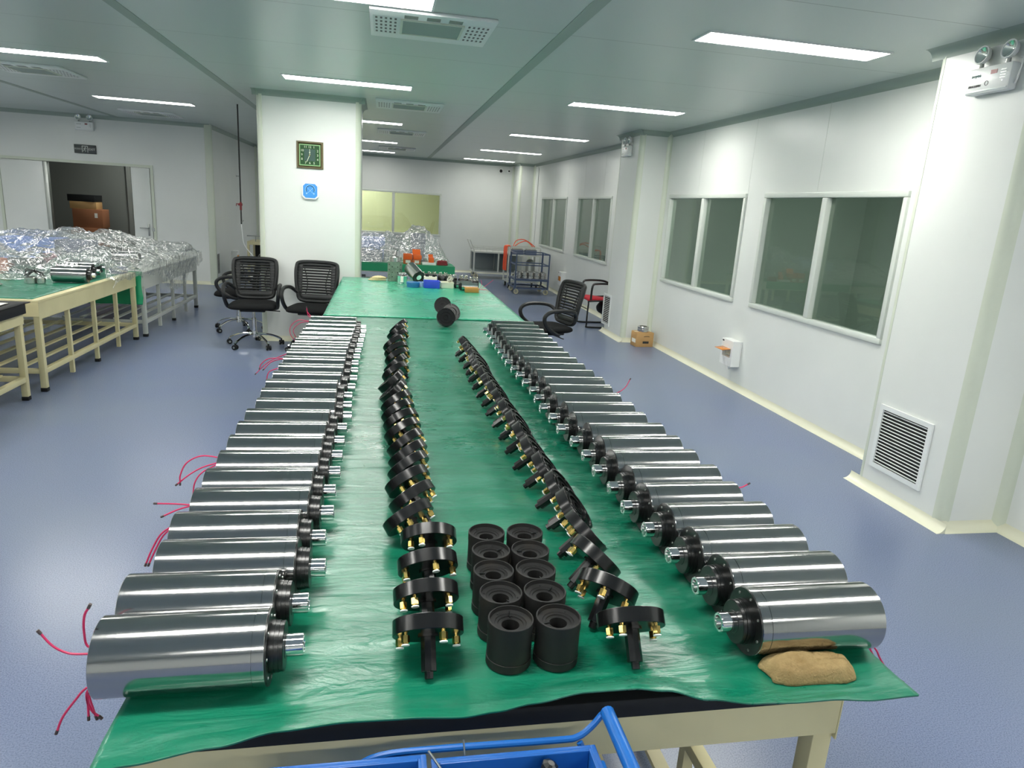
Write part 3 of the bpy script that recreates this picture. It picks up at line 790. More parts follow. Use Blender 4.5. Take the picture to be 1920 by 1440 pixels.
table('cream steel work table in the middle of the long green-topped row', -.42, .96, 3.19, 5.32, TT, 'beige', 'rubber', 3, slab=.04)
table('cream steel work table at the pillar end of the long green-topped row', -.42, 1.13, 5.36, 8.14, TT, 'beige', 'rubber', 3, slab=.04)
LT = .735
table('cream bench at the left edge of the photo with black sheet on top', -4.1, -2.62, 3.5, 5.66, LT, 'beige', 'beige', 3, group=None, slab=.02, apron=.13)
table('cream bench with chipped top edge, half covered by clear plastic', -4.1, -2.60, 5.86, 8.06, LT, 'beige', 'beige', 3, slab=.02, apron=.13)
table('pale grey bench at the far end of the left row under plastic', -4.1, -2.56, 8.19, 10.45, LT-.01, 'greysteel', 'greysteel', 3, slab=.02, apron=.17)
table('far work table with green mat and plastic-draped goods, behind the pillar', -1.35, 1.05, 10.35, 11.75, .75, 'offwhite', 'offwhite', 2, slab=.03)
for i, (x, w_, d_) in enumerate(((-.36, .26, .24), (-.02, .42, .3), (.36, .22, .24))):
    tag(MB().box(x-w_/2, x+w_/2, 10.5, 10.5+d_, .205, .205+(.34, .3, .2)[i], None, .004).build('storage_box', M[('cartpanel', 'galv', 'greybox')[i]]),
        ['tall grey box under the far table beside the pillar', 'wide dull metal box in the middle under the far table', 'low slate box under the far table, right of the metal one'][i], 'box')

# green mats on the central table
EDGE = [(-.439, .976, .757), (-.388, .983, .76), (-.257, .999, .767), (-.159, 1.015, .775), (-.047, 1.021, .778), (.062, 1.02, .777), (.155, 1.015, .775),
        (.213, 1.02, .777), (.283, 1.029, .781), (.387, 1.042, .786), (.481, 1.042, .786), (.543, 1.034, .783), (.621, 1.012, .774), (.713, .998, .769),
        (.801, .994, .768), (.869, .994, .768), (.957, .985, .767), (1.045, .987, .768)]
def edge_at(x):
    if x <= EDGE[0][0]: return EDGE[0][1], EDGE[0][2]
    for a, c in zip(EDGE, EDGE[1:]):
        if x <= c[0]:
            t = (x-a[0])/(c[0]-a[0]); t = t*t*(3-2*t)
            return a[1]+(c[1]-a[1])*t, a[2]+(c[2]-a[2])*t
    return EDGE[-1][1], EDGE[-1][2]
def matA(u, v):
    vv = v**1.8
    xl = -.437+.012*math.sin(vv*9); xr = 1.055+.004*math.sin(vv*7)-.03*max(0, vv-.6)
    x = xl+(xr-xl)*u
    ye, ze = edge_at(x)
    y = ye+(5.42-ye)*vv
    k = max(0, 1-(y-ye)/.075)
    z = .7635+(ze-.7635)*k*k*(3-2*k)
    if y > 1.035: z = max(z, .7635)
    z = z+.0003*abs(noise.noise((x*3, y*3, 0)))
    return (x, y, z)
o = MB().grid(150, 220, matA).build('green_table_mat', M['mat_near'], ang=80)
md = o.modifiers.new('thick', 'SOLIDIFY'); md.thickness = .0045; md.offset = SOL
tag(o, 'green rubber mat with wavy front edge under the rows of steel motors', 'mat')
def matB(u, v):
    x = -.432+1.582*u; y = 5.38+2.78*v
    return (x, y, .7690+.0006*abs(noise.noise((x*2, y*2, 3)))+.0012*math.exp(-((y-5.38)/.05)**2))
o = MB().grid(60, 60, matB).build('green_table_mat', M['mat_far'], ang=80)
md = o.modifiers.new('thick', 'SOLIDIFY'); md.thickness = .004; md.offset = SOL
tag(o, 'paler green rubber mat on the pillar end of the long table', 'mat')
ZT = .7690      # top of near mat
ZB = .7745      # top of far mat

# ================================================================== STEEL MOTORS
MR, ML = .0698, .282
def make_motor():
    # origin on the table under the nose end; axis +X runs to the rear end
    t = thing('spindle_motor', (0, 0, 0))
    c = T(0, 0, MR)
    prof = [(0, MR-.004), (0, MR-.0008), (.0008, MR), (.0205, MR), (.0208, MR-.0009), (.0216, MR-.0009), (.0219, MR), (ML-.001, MR), (ML, MR-.001), (ML, MR-.006), (ML, 0)]
    MB().ring(prof, c, 64).build('barrel', M['barrel'], t, ang=25)
    MB().ring([(-.0035, 0), (-.0035, MR-.0012), (-.0028, MR-.0005), (0, MR-.0005)], c, 64).build('end_flange', M['black_an'], t)
    h = .047
    MB().ring([(-.0035, h), (-.012, h), (-.0122, h-.0015), (-.0135, h-.0015), (-.0137, h-.001), (-.0200, h-.001), (-.0202, h-.003), (-.0215, h-.003), (-.0217, h-.002), (-.028, h-.002), (-.029, h-.004), (-.029, .024), (-.030, .023), (-.030, 0)], c, 48).build('front_hub', M['black_an'], t, ang=25)
    MB().ring([(-.030, .0205), (-.038, .0205), (-.0382, .0195), (-.0388, .0195), (-.039, .0205), (-.061, .0205), (-.0625, .019), (-.0625, .0145), (-.048, .012), (-.048, 0)], c, 32).build('shaft_nose', M['chrome'], t, ang=25)
    return t
motor0 = make_motor(); cache(motor0)
def add_bolts(t):
    for k in range(8):
        a = k*PI/4+.2
        MB().ring([(-.0035, .0032), (-.0050, .0030), (-.0050, .0016), (-.004, .0015), (-.004, 0)], T(0, .058*math.cos(a), MR+.058*math.sin(a)), 10).build('bolt', M['galv'], t)
def cables(t, paths, loc, rz):
    inv = (T(*loc) @ RZ(rz)).inverted()
    for p in paths:
        q = [inv @ Vector(v) for v in p]
        # begin inside the rear face so that the wire leaves the barrel
        c_ = MB().tube([tuple(v) for v in q], .0021 if paths is not None else .002, 6, 6).build('wire', M['pink'], t)
        d = (q[-1]-q[-2]).normalized()
        MB().cyl(q[-1]-d*.001, q[-1]+d*.008, .0028, .0028, 8).build('wire_tip', M['wiretip'], c_)
LY = [1.164, 1.305, 1.446, 1.590, 1.731, 1.872, 2.013, 2.155, 2.296, 2.44, 2.581, 2.723, 2.866, 3.008, 3.160, 3.316, 3.470, 3.62, 3.766, 3.912, 4.058, 4.204, 4.352, 4.505]
LX = [-.475, -.480, -.457, -.468, -.458, -.462, -.457, -.458, -.459, -.458, -.446, -.452, -.456, -.449, -.446, -.447, -.45, -.447, -.445, -.44, -.438, -.434, -.432, -.436]
RY_ = [1.162, 1.3035, 1.446, 1.588, 1.730, 1.870, 2.0105, 2.151, 2.297, 2.438, 2.579, 2.720, 2.862, 3.002, 3.147, 3.288, 3.428, 3.568, 3.708, 3.848, 3.988, 4.128, 4.280, 4.4205, 4.562]
RXX = [1.049, 1.062, 1.056, 1.047, 1.036, 1.041, 1.034, 1.038, 1.036, 1.02, 1.022, 1.014, 1.022, 1.03, 1.024, 1.02, 1.018, 1.012, 1.017, 1.018, 1.022, 1.028, 1.036, 1.034, 1.03]
CAB = {'L0': [[(-0.496, 1.16, 0.846), (-0.526, 1.16, 0.849), (-0.55, 1.16, 0.865), (-0.567, 1.16, 0.891)], [(-0.495, 1.16, 0.861), (-0.499, 1.16, 0.89), (-0.496, 1.16, 0.921), (-0.488, 1.16, 0.937)], [(-0.504, 1.16, 0.777), (-0.526, 1.16, 0.751), (-0.548, 1.16, 0.719), (-0.559, 1.16, 0.692)], [(-0.503, 1.16, 0.765), (-0.501, 1.16, 0.732), (-0.489, 1.16, 0.716), (-0.472, 1.16, 0.713), (-0.458, 1.16, 0.72)], [(-0.503, 1.16, 0.771), (-0.505, 1.16, 0.738), (-0.506, 1.16, 0.717)], [(-0.5, 1.16, 0.771), (-0.497, 1.16, 0.731), (-0.494, 1.16, 0.717)]], 'L3': [[(-0.473, 1.6, 0.881), (-0.5, 1.6, 0.856), (-0.524, 1.6, 0.815), (-0.539, 1.6, 0.779)], [(-0.473, 1.6, 0.881), (-0.497, 1.6, 0.85), (-0.517, 1.6, 0.812), (-0.532, 1.6, 0.779)]], 'L4': [[(-0.46, 1.73, 0.867), (-0.502, 1.73, 0.872), (-0.547, 1.73, 0.874)], [(-0.46, 1.73, 0.87), (-0.497, 1.73, 0.857), (-0.533, 1.73, 0.84)]], 'L6': [[(-0.459, 2.0, 0.895), (-0.504, 2.0, 0.9), (-0.545, 2.0, 0.879), (-0.564, 2.0, 0.842), (-0.566, 2.0, 0.817)], [(-0.459, 2.0, 0.881), (-0.502, 2.0, 0.865), (-0.54, 2.0, 0.842), (-0.573, 2.0, 0.814)], [(-0.462, 2.0, 0.878), (-0.503, 2.0, 0.85), (-0.526, 2.0, 0.817), (-0.533, 2.0, 0.775)]], 'L15': [[(-0.441, 3.32, 0.905), (-0.513, 3.32, 0.893), (-0.55, 3.32, 0.867), (-0.558, 3.32, 0.846)], [(-0.441, 3.32, 0.905), (-0.502, 3.32, 0.878), (-0.539, 3.32, 0.841)]], 'L16': [[(-0.446, 3.48, 0.886), (-0.539, 3.48, 0.841), (-0.603, 3.48, 0.779)]], 'L14': [[(-0.446, 3.13, 0.903), (-0.486, 3.13, 0.875), (-0.498, 3.13, 0.838)]], 'L22': [[(-0.408, 4.37, 0.908), (-0.497, 4.37, 0.901), (-0.545, 4.37, 0.86), (-0.546, 4.37, 0.806), (-0.515, 4.37, 0.767)], [(-0.408, 4.37, 0.904), (-0.491, 4.37, 0.882), (-0.53, 4.37, 0.834), (-0.508, 4.37, 0.78)]], 'L23': [[(-0.402, 4.52, 0.893), (-0.455, 4.52, 0.905), (-0.464, 4.52, 0.956)], [(-0.402, 4.52, 0.893), (-0.428, 4.52, 0.923), (-0.464, 4.52, 0.936)]], 'R12': [[(1.055, 2.86, 0.871), (1.093, 2.86, 0.897), (1.112, 2.86, 0.935)]], 'R4': [[(1.059, 1.74, 0.89), (1.072, 1.74, 0.895), (1.081, 1.74, 0.9)]], 'R0': [[(1.08, 1.16, 0.753), (1.092, 1.16, 0.737), (1.099, 1.16, 0.727)], [(1.094, 1.16, 0.752), (1.114, 1.16, 0.724), (1.147, 1.16, 0.683), (1.183, 1.16, 0.66)]], 'S': [[(1.021, 7.28, 0.78), (1.066, 7.28, 0.811), (1.176, 7.28, 0.901)], [(1.021, 7.28, 0.78), (1.086, 7.28, 0.755), (1.099, 7.28, 0.721)], [(1.021, 7.28, 0.792), (1.053, 7.28, 0.839), (1.044, 7.28, 0.895)], [(1.039, 7.28, 0.781), (1.11, 7.28, 0.744), (1.169, 7.28, 0.718)]]}
def fix(paths, xr, right):
    out = []
    for p in paths:
        p = [tuple(v) for v in p]
        s = (p[0][0], p[0][1], min(max(p[0][2], ZT+.02), ZT+.125))
        x_in = xr-.004 if right else xr+.004
        out.append([(x_in, s[1], s[2])]+[v for v in p if (v[0] > xr+.006 if right else v[0] < xr-.006)])
    return out
first = True
for i, (x, y) in enumerate(zip(LX, LY)):
    o = motor0 if first else copy_tree(motor0); first = False
    o.location = (x+ML, y, ZT); o.rotation_euler = (0, 0, PI+(0.012 if i == 0 else random.uniform(-.006, .006)))
    nm = 'nearest' if i == 0 else ('farthest' if i == 23 else ORD[i])
    extra = ''
    if 'L%d' % i in CAB:
        loc, rz = tuple(o.location), o.rotation_euler[2]
        cables(o, fix(CAB['L%d' % i], x, False), loc, rz); extra = ' with crimson wires'
    if i < 2: add_bolts(o)
    tag(o, 'steel cylinder motor%s, %s from the front in the left row' % (extra, nm), 'motor', 'steel motors in the left row')
for i, (x, y) in enumerate(zip(RXX, RY_)):
    o = copy_tree(motor0)
    for c in [q for q in bpy.data.objects if q.parent == o and q.name.startswith('wire')]: bpy.data.objects.remove(c)
    o.location = (x-ML, y, ZT); o.rotation_euler = (0, 0, random.uniform(-.005, .005))
    nm = 'nearest' if i == 0 else ('farthest' if i == 24 else ORD[i])
    extra = ''
    if 'R%d' % i in CAB:
        cables(o, fix(CAB['R%d' % i], x, True), tuple(o.location), o.rotation_euler[2]); extra = ' with crimson wire' if i else ' by the brown cloth'
    if i < 5: add_bolts(o)
    tag(o, 'steel cylinder motor%s, %s from the front in the right row' % (extra, nm), 'motor', 'steel motors in the right row')

# ================================================================== BLACK REAR COVERS (mushroom-shaped)
CR, CT, SL, SR = .0695, .030, .066, .0155
def make_cover():
    # origin at the centre of the cap's inner face; axis +X points out of the cap, stem along -X
    t = thing('black_end_cover', (0, 0, 0))
    MB().ring([(0, 0), (0, CR-.001), (.001, CR), (CT-.001, CR), (CT, CR-.001), (CT, CR-.007), (CT-.004, CR-.0075), (CT-.004, .046), (CT-.001, .0455),
               (CT-.001, .038), (CT-.006, .0375), (CT-.006, .022), (CT-.002, .0215), (CT-.002, .016), (CT-.012, .0155), (CT-.012, 0)], None, 56).build('cap', M['black_satin'], t, ang=25)
    MB().ring([(0, .021), (-.004, .021), (-.0045, SR), (-SL, SR), (-SL-.0005, SR-.001), (-SL-.0005, .009), (-SL-.013, .0085), (-SL-.014, .0075), (-SL-.014, 0)], None, 8).build('stem', M['black_satin'], t, ang=20)
    for a in (.55, 1.15, 2.6, 3.75):
        y, z = .055*math.cos(a), .055*math.sin(a)
        f = MB().cyl((0, y, z), (-.006, y, z), .0038, .0038, 8)
        f.cyl((-.004, y, z), (-.017, y, z), .0080, .0080, 6).cyl((-.017, y, z), (-.020, y, z), .006, .006, 8)
        f = f.build('brass_fitting', M['brass'], t, ang=20)
        MB().cyl((-.020, y, z), (-.0225, y, z), .0080, .0080, 14).build('collar', M['white_plastic'], f)
    for a in (0.2, 2.05, 4.4):
        y, z = .058*math.cos(a), .058*math.sin(a)
        MB().cyl((CT-.001, y, z), (CT+.0012, y, z), .0042, .0042, 10).build('screw', M['black_an'], t)
    return t
cover0 = make_cover(); cache(cover0)
def place_cover(o, cx, cy, az, el, roll, zt=ZT):
    # direction of +X axis (cap outward): azimuth az from +X, elevation el; rest on stem tip and rim
    d = Vector((math.cos(az)*math.cos(el), math.sin(az)*math.cos(el), math.sin(el)))
    low_tip = (SL+.014)*math.sin(el)+.0085*math.cos(el); low_st = SL*math.sin(el)+SR*math.cos(el); low_rim = CR*math.cos(el)
    z = zt+max(low_tip, low_st, low_rim)+.0006
    mx = T(cx, cy, z) @ RZ(az) @ RY(-el) @ RX(roll)
    o.location = mx.to_translation(); o.rotation_euler = mx.to_euler()
# left row: centres of caps (x, y), azimuth in degrees, elevation in degrees
LC = [(.101, 1.180, 90, 45), (.105, 1.303, 94, 42), (.117, 1.432, 97, 42), (.127, 1.562, 92, 42), (.088, 1.685, 118, 42), (.104, 1.812, 122, 42), (.094, 1.932, 116, 41),
      (.102, 2.05, 122, 41), (.104, 2.155, 126, 42), (.10, 2.27, 128, 42), (.093, 2.40, 118, 41), (.090, 2.52, 114, 41), (.082, 2.645, 122, 41), (.080, 2.775, 124, 42),
      (.069, 2.95, 172, 46), (.062, 3.12, 168, 46), (.084, 3.30, 122, 41), (.09, 3.47, 140, 43), (.099, 3.64, 120, 41), (.097, 3.81, 116, 41), (.090, 4.0, 124, 41),
      (.118, 4.20, 136, 44), (.112, 4.38, 140, 44), (.128, 4.56, 142, 44)]
first = True
for i, (x, y, az, el) in enumerate(LC):
    if i > 3 and i not in (14, 15): az += 14
    o = cover0 if first else copy_tree(cover0); first = False
    place_cover(o, x, y, math.radians(az), math.radians(el), [-.55, -.15, -.9, 0, -.35][i % 5])
    nm = 'nearest' if i == 0 else ('farthest' if i == len(LC)-1 else ORD[i])
    ex = ' showing its face' if i in (14, 15) else ''
    tag(o, 'black mushroom-shaped cover%s, %s from the front in the left line' % (ex, nm), 'motor cover', 'black covers in the left line')
# right line: stem tips
RT = [(.512, 1.122, 86, 46), (.468, 1.262, 48, 44), (.466, 1.425, 28, 42), (.478, 1.575, 22, 42), (.485, 1.735, 8, 41), (.484, 1.873, 6, 41), (.478, 2.03, 10, 41), (.471, 2.187, 8, 41), (.471, 2.346, 12, 41),
      (.473, 2.50, 6, 41), (.47, 2.655, 8, 41), (.467, 2.815, 12, 41), (.467, 2.955, 8, 41), (.462, 3.10, 6, 41), (.461, 3.245, 8, 41), (.459, 3.395, 2, 42), (.464, 3.54, -4, 44), (.465, 3.685, 8, 41), (.458, 3.85, 6, 41), (.453, 4.01, 10, 41)]
for i, (x, y, az, el) in enumerate(RT):
    o = copy_tree(cover0); a, e = math.radians(az-(21 if i > 4 else [0, 0, 8, 16, 22][i])), math.radians(el)
    L = SL*math.cos(e)
    place_cover(o, x+L*math.cos(a), y+L*math.sin(a), a, e, [-.2, -.8, .05, -.5, -1.1][i % 5])
    nm = 'nearest' if i == 0 else ('farthest' if i == len(RT)-1 else ORD[i])
    tag(o, 'black mushroom-shaped cover on its side, %s from the front in the right line' % nm, 'motor cover', 'black covers in the right line')
for i, (x, y, az, el) in enumerate(((.50, 5.62, -95, 20), (.535, 5.30, -70, 24), (.475, 5.06, -88, 26))):
    o = copy_tree(cover0); e = math.radians(el); a = math.radians(az)
    d = Vector((math.cos(a)*math.cos(e), math.sin(a)*math.cos(e), math.sin(e)))
    mx = T(x, y, (ZB if y > 5.36 else ZT)+CR*math.cos(e)+.001+(.0 if i else 0)) @ RZ(a) @ RY(-e) @ RX(-.3-.2*i)
    o.location = mx.to_translation(); o.rotation_euler = mx.to_euler()
    tag(o, ['black cover farthest back of the three lone covers beyond the lines', 'black cover in the middle of the three lone covers beyond the lines', 'black cover nearest of the three lone covers, face toward the camera'][i], 'motor cover', 'three black covers beyond the lines')

# ================================================================== BLACK POTS
def make_pot():
    t = thing('black_sleeve_cup', (0, 0, 0)); R = .0455; H = .098
    mx = RY(-PI/2)
    MB().ring([(0, 0), (0, R-.002), (.002, R), (.018, R), (.0185, R-.0015), (.021, R-.0015), (.0215, R-.0008), (H-.022, R-.0008), (H-.0215, R), (H-.001, R), (H, R-.001), (H, R-.003), (H-.009, R-.0038),
               (H-.0105, .032), (H-.013, .031), (H-.013, .026), (H-.0155, .0255), (H-.0155, .018), (H-.075, .018), (H-.075, 0)], mx, 48).build('cup_body', M['black_matte'], t, ang=25)
    for a in (2.2, 5.3):
        MB().cyl((.036*math.cos(a), .036*math.sin(a), H-.0115), (.036*math.cos(a), .036*math.sin(a), H-.0088), .0022, .0022, 8).build('screw', M['dark'], t)
    MB().box(-.001, .001, .019, .038, H-.0125, H-.0095, RZ(-.1)).build('seam', M['black_an'], t, smooth=False)
    return t
pot0 = make_pot(); cache(pot0)
PT = [(.262, 1.172), (.359, 1.170), (.258, 1.268), (.353, 1.266), (.257, 1.36), (.353, 1.358), (.265, 1.452), (.3595, 1.449), (.268, 1.545), (.3645, 1.541)]
for i, (x, y) in enumerate(PT):
    o = pot0 if i == 0 else copy_tree(pot0)
    o.location = (x, y, ZT+.0005); o.rotation_euler = (0, 0, (i*1.9) % 6)
    tag(o, 'matt black cup with a round hole, %s pair from the front, %s side' % (['nearest', 'second', 'third', 'fourth', 'farthest'][i//2], ['left', 'right'][i % 2]), 'cup', 'block of black cups')

# ================================================================== BROWN CLOTH
def cloth_f(u, v):
    th = v*2*PI; k = u; e = .55
    c_, s_ = math.cos(th), math.sin(th)
    ox = .092*abs(c_)**e*math.copysign(1, c_)*(1+.07*math.sin(3*th+1)+.03*math.sin(9*th)); oy = .036*abs(s_)**e*math.copysign(1, s_)*(1+.14*math.sin(2*th+.5)+.06*math.sin(7*th+2))
    x = .866+ox*k; y = 1.074+oy*k-.10*ox*k
    h = .023*(1-k**7)*(.85+.35*noise.noise((x*14+3, y*26, 2)))+.006*(1-k**5)*(1-2*abs(noise.noise((x*30, y*55, 5))))+.0025*noise.noise((x*110, y*110, 1))
    return (x, y, ZT+.001+max(0, h)+.010*(1-k**10))
o = MB().grid(40, 90, cloth_f).build('folded_cloth', M['cloth'], ang=80)
md = o.modifiers.new('thick', 'SOLIDIFY'); md.thickness = .004; md.offset = SOL
tag(o, 'crumpled brown cloth in front of the nearest right-hand motor', 'cloth')
def fold_f(u, v):
    x = .795+.17*u; y = 1.097+.020*v+.006*math.sin(u*5)
    h = .009*math.sin(PI*min(1, max(0, v)))*(.6+.6*noise.noise((x*30, y*30, 9)))
    return (x, y-.012*math.sin(PI*u), ZT+.002+max(0, h)+.003*math.sin(PI*u))
f2 = MB().grid(30, 14, fold_f).build('cloth_fold', M['cloth'], ang=80)
md = f2.modifiers.new('thick', 'SOLIDIFY'); md.thickness = .004; md.offset = SOL
f2.parent = o

# ================================================================== BLUE TROLLEY WITH BINS (below the front edge)
t = thing('blue_trolley', (.1, .72, 0), 0, 'blue tube trolley in front of the table, cut by the bottom of the photo', 'trolley')
X0, X1, Y0, Y1 = -.33, .31, -.33, .275
r = .0105
MB().tube([(X1, Y0, .787), (X1, Y1-.01, .787), (X1, Y1-.005, .787)], .0130, 14, 0).build('side_rail', M['blue_tube'], t)
MB().tube([(X0+.02, Y0, .70), (X0+.02, Y1-.03, .70)], .012, 14, 0).build('side_rail', M['blue_tube'], t)
fr = MB().tube([(X1-.006, Y1+.002, .777), (X1-.03, Y1-.012, .764), (X1-.058, Y1-.022, .754), (X1-.10, Y1-.024, .753), (X1-.3, Y1-.024, .756), (X0+.24, Y1-.024, .752), (X0+.20, Y1-.026, .73), (X0+.19, Y1-.03, .70)], .006, 10, 4)
fr.tube([(X0+.02, Y0, .70), (X1, Y0, .70)], r, 10, 0).tube([(X1-.01, Y0, .70), (X1-.01, Y1-.03, .70)], .007, 10, 0)
fr.build('top_frame', M['blue_tube'], t)
for x, zt_, y in ((X0+.02, .70, Y0), (X0+.02, .70, Y1-.012), (X1, .785, Y0), (X1-.012, .655, Y1-.012)):
    if 1:
        lg = MB().tube([(x, y, .09), (x, y, zt_)], r, 10, 0).build('corner_post', M['blue_tube'], t)
        MB().cyl((x-.012, y, .03), (x+.012, y, .03), .03, .03, 20).box(x-.016, x+.016, y-.02, y+.02, .05, .09).build('caster', M['rubber'], lg)
MB().tube([(X1-.055, Y1-.03, .75), (X1-.03, Y1-.05, .68), (X1-.02, Y1-.05, .5), (X1, Y1-.02, .42)], .006, 8, 4).build('brace', M['blue_tube'], t)
b = MB()
for k in range(8): b.box(X0+.04, X1, Y0+.04+k*.066, Y0+.06+k*.066, .655, .663)
b.box(X0+.04, X1, Y0, Y1-.01, .2, .21)
b.build('shelf', M['blue_tube'], t, smooth=False)
def bin_(name, x0, x1, y0, y1, z0, z1, m_, label, wall=.006, lip=.008, group=None):
    t = thing(name, ((x0+x1)/2, (y0+y1)/2, z0), 0, label, 'bin', group)
    X, Y, H = (x1-x0)/2, (y1-y0)/2, z1-z0
    b = MB(); b.box(-X+.004, X-.004, -Y+.004, Y-.004, 0, wall)
    for a in ((-X, -X+wall, -Y, Y), (X-wall, X, -Y, Y), (-X+wall, X-wall, -Y, -Y+wall), (-X+wall, X-wall, Y-wall, Y)):
        b.box(a[0], a[1], a[2], a[3], 0, H, None, .0015)
    b.build('bin_body', M[m_], t)
    b = MB(); l = lip
    for a in ((-X-l, -X+.002, -Y-l, Y+l), (X-.002, X+l, -Y-l, Y+l), (-X, X, -Y-l, -Y+.002), (-X, X, Y-.002, Y+l)):
        b.box(a[0], a[1], a[2], a[3], H-.006, H, None, .002)
    b.build('bin_rim', M[m_], t)
    return t
bin_('parts_bin', -.180, .076, .50, .930, .664, .779, 'blue_bin', 'blue plastic bin at the bottom edge, left one on the trolley', group='blue bins on the trolley')
bin_('parts_bin', .100, .366, .50, .932, .664, .767, 'blue_bin', 'blue plastic bin at the bottom edge holding the black-handled screwdriver', group='blue bins on the trolley')
t = thing('screwdriver', (.262, .90, .69), 0, 'black-handled screwdriver standing in the right blue bin', 'screwdriver')
mx = RX(.0) @ RY(.28)
hd = MB().ring([(0, .006), (.01, .015), (.03, .0175), (.055, .015), (.07, .0125), (.078, .015), (.084, .014), (.088, .006), (.088, 0)], mx @ RY(-PI/2), 8).build('handle', M['black_an'], t, ang=20)
MB().cyl(mx @ Vector((0, 0, .002)), mx @ Vector((0, 0, -.016)), .003, .003, 8).build('shank', M['galv'], t)
tag(MB().cyl((.158, .90, .671), (.147, .955, .785), .0016, .0016, 8).build('steel_rod', M['galv']), 'thin upright grey rod standing in the right blue bin', 'rod')
tag(MB().cyl((.17, .86, .700), (.086, .925, .796), .0020, .0022, 8).build('steel_rod', M['galv']), 'thin slanting grey rod leaning on the left rim of the right bin', 'rod')
tag(MB().cyl((.19, .88, .675), (.207, .90, .745), .003, .001, 8).build('steel_pick', M['chrome']), 'short bright pointed pin beside the screwdriver', 'pin')
# ================================================================== OFFICE CHAIRS
def office_chair(loc, rz, label, castor_turn=0):
    # faces -Y
    t = thing('office_chair', loc, rz, label, 'chair', 'black mesh office chairs')
    def seat(u, v):
        th = v*2*PI
        e = 5
        cx_ = abs(math.cos(th))**(2/e)*math.copysign(1, math.cos(th)); sy_ = abs(math.sin(th))**(2/e)*math.copysign(1, math.sin(th))
        a = u*PI-PI/2; rr = math.cos(a)**.35 if math.cos(a) > 0 else 0
        return (.24*cx_*rr*(1-.05*sy_), .235*sy_*rr-.02, .46+.038*math.sin(a)-.012*(1-abs(math.sin(a)))*(sy_ < -.6))
    MB().grid(14, 40, seat).build('seat', M['fabric_black'], t, ang=70)
    MB().box(-.13, .13, -.13, .13, .395, .425, None, .01).cyl((.1, 0, .40), (.27, .04, .385), .006, .006, 8).build('seat_mechanism', M['plastic_black'], t)
    # backrest: curved frame, local plane x/z, y offset grows with z
    def by(x, z): return .205+.27*(z-.5)-.25*x*x-.03*math.sin((z-.5)*5)
    out = []
    for x, z in ((-.17, .52), (0, .505), (.17, .52), (.205, .61), (.225, .75), (.225, .875), (.19, .925), (0, .935), (-.19, .925), (-.225, .875), (-.225, .75), (-.205, .61)):
        out.append((x, by(x, z), z))
    br = MB().tube(out, .021, 8, 5, True).build('back_frame', M['plastic_black'], t)
    b = MB()
    n = 12
    for k in range(n):
        z = .575+k*.0295; hh = .0112 if k < n-1 else .018
        hw = .20+.022*min(1, (z-.55)/.2)
        b.grid(9, 2, lambda u, v, z=z, hw=hw, hh=hh: (-hw+2*hw*u, by(-hw+2*hw*u, z), z+(v-.5)*2*hh))
    for s in (-1, 1):
        b.tube([(s*.13, by(.13, .55)+.004, .55), (s*.10, by(.1, .7)+.004, .70), (s*.15, by(.15, .90)+.004, .90)], .006, 6, 5)
        b.grid(4, 9, lambda u, v, s=s: (s*(.155+.052*u), by(s*(.155+.05*u), .56+.35*v), .56+.35*v))
    b.grid(9, 3, lambda u, v: (-.19+.38*u, by(-.19+.38*u, .515+.06*v), .515+.06*v))
    o = b.build('back_slats', M['plastic_black'], t, ang=60); md = o.modifiers.new('thick', 'SOLIDIFY'); md.thickness = .004
    MB().tube([(0, .05, .41), (0, .19, .415), (0, .225, .48), (0, .235, .56)], .016, 8, 5).build('back_support', M['plastic_black'], t)
    for s in (-1, 1):
        a = MB().tube([(s*.205, .205, .60), (s*.26, .15, .655), (s*.28, .02, .675), (s*.28, -.13, .665), (s*.275, -.20, .61), (s*.265, -.17, .52), (s*.25, -.06, .44), (s*.20, .02, .415)], .0205, 8, 6)
        a.build('armrest', M['plastic_black'], t)
    MB().cyl((0, 0, .30), (0, 0, .40), .014, .014, 12).cyl((0, 0, .16), (0, 0, .31), .026, .024, 16).build('gas_lift', M['chrome'], t)
    b = MB().cyl((0, 0, .10), (0, 0, .17), .035, .03, 16)
    for k in range(5):
        a = k*2*PI/5+castor_turn; c, s_ = math.cos(a), math.sin(a)
        b.tube([(.02*c, .02*s_, .135), (.15*c, .15*s_, .125), (.25*c, .25*s_, .09), (.285*c, .285*s_, .062)], .013, 8, 5)
    b.build('star_base', M['chrome'], t)
    for k in range(5):
        a = k*2*PI/5+castor_turn; c, s_ = math.cos(a), math.sin(a); q = a+1.1*k
        d = Vector((math.cos(q), math.sin(q), 0)); p = Vector((.29*c, .29*s_, .027))
        w = MB()
        for s in (-1, 1): w.cyl(p+d*(.006*s), p+d*(.024*s), .0265, .0265, 18)
        w.cyl(p-d*.01, p+d*.01, .01, .01, 8).cyl(p+Vector((0, 0, .015)), p+Vector((0, 0, .045)), .007, .007, 8)
        wo = w.build('caster', M['rubber'], t)
        w = MB()
        for s in (-1, 1): w.cyl(p+d*(.0242*s), p+d*(.0250*s), .012, .012, 14)
        w.build('caster_cap', M['galv'], wo)
    return t
office_chair((-1.365, 7.86, 0), .06, 'black mesh office chair with chrome base, in front of the pillar corner', .3)
office_chair((-1.70, 8.78, 0), -1.5, 'black office chair half hidden behind the one at the pillar corner', .5)
office_chair((-.735, 7.74, 0), -.12, 'black mesh office chair between the pillar and the long green table', .1)
office_chair((1.74, 6.98, 0), -1.3, 'black mesh office chair on the right side of the long table', .9)

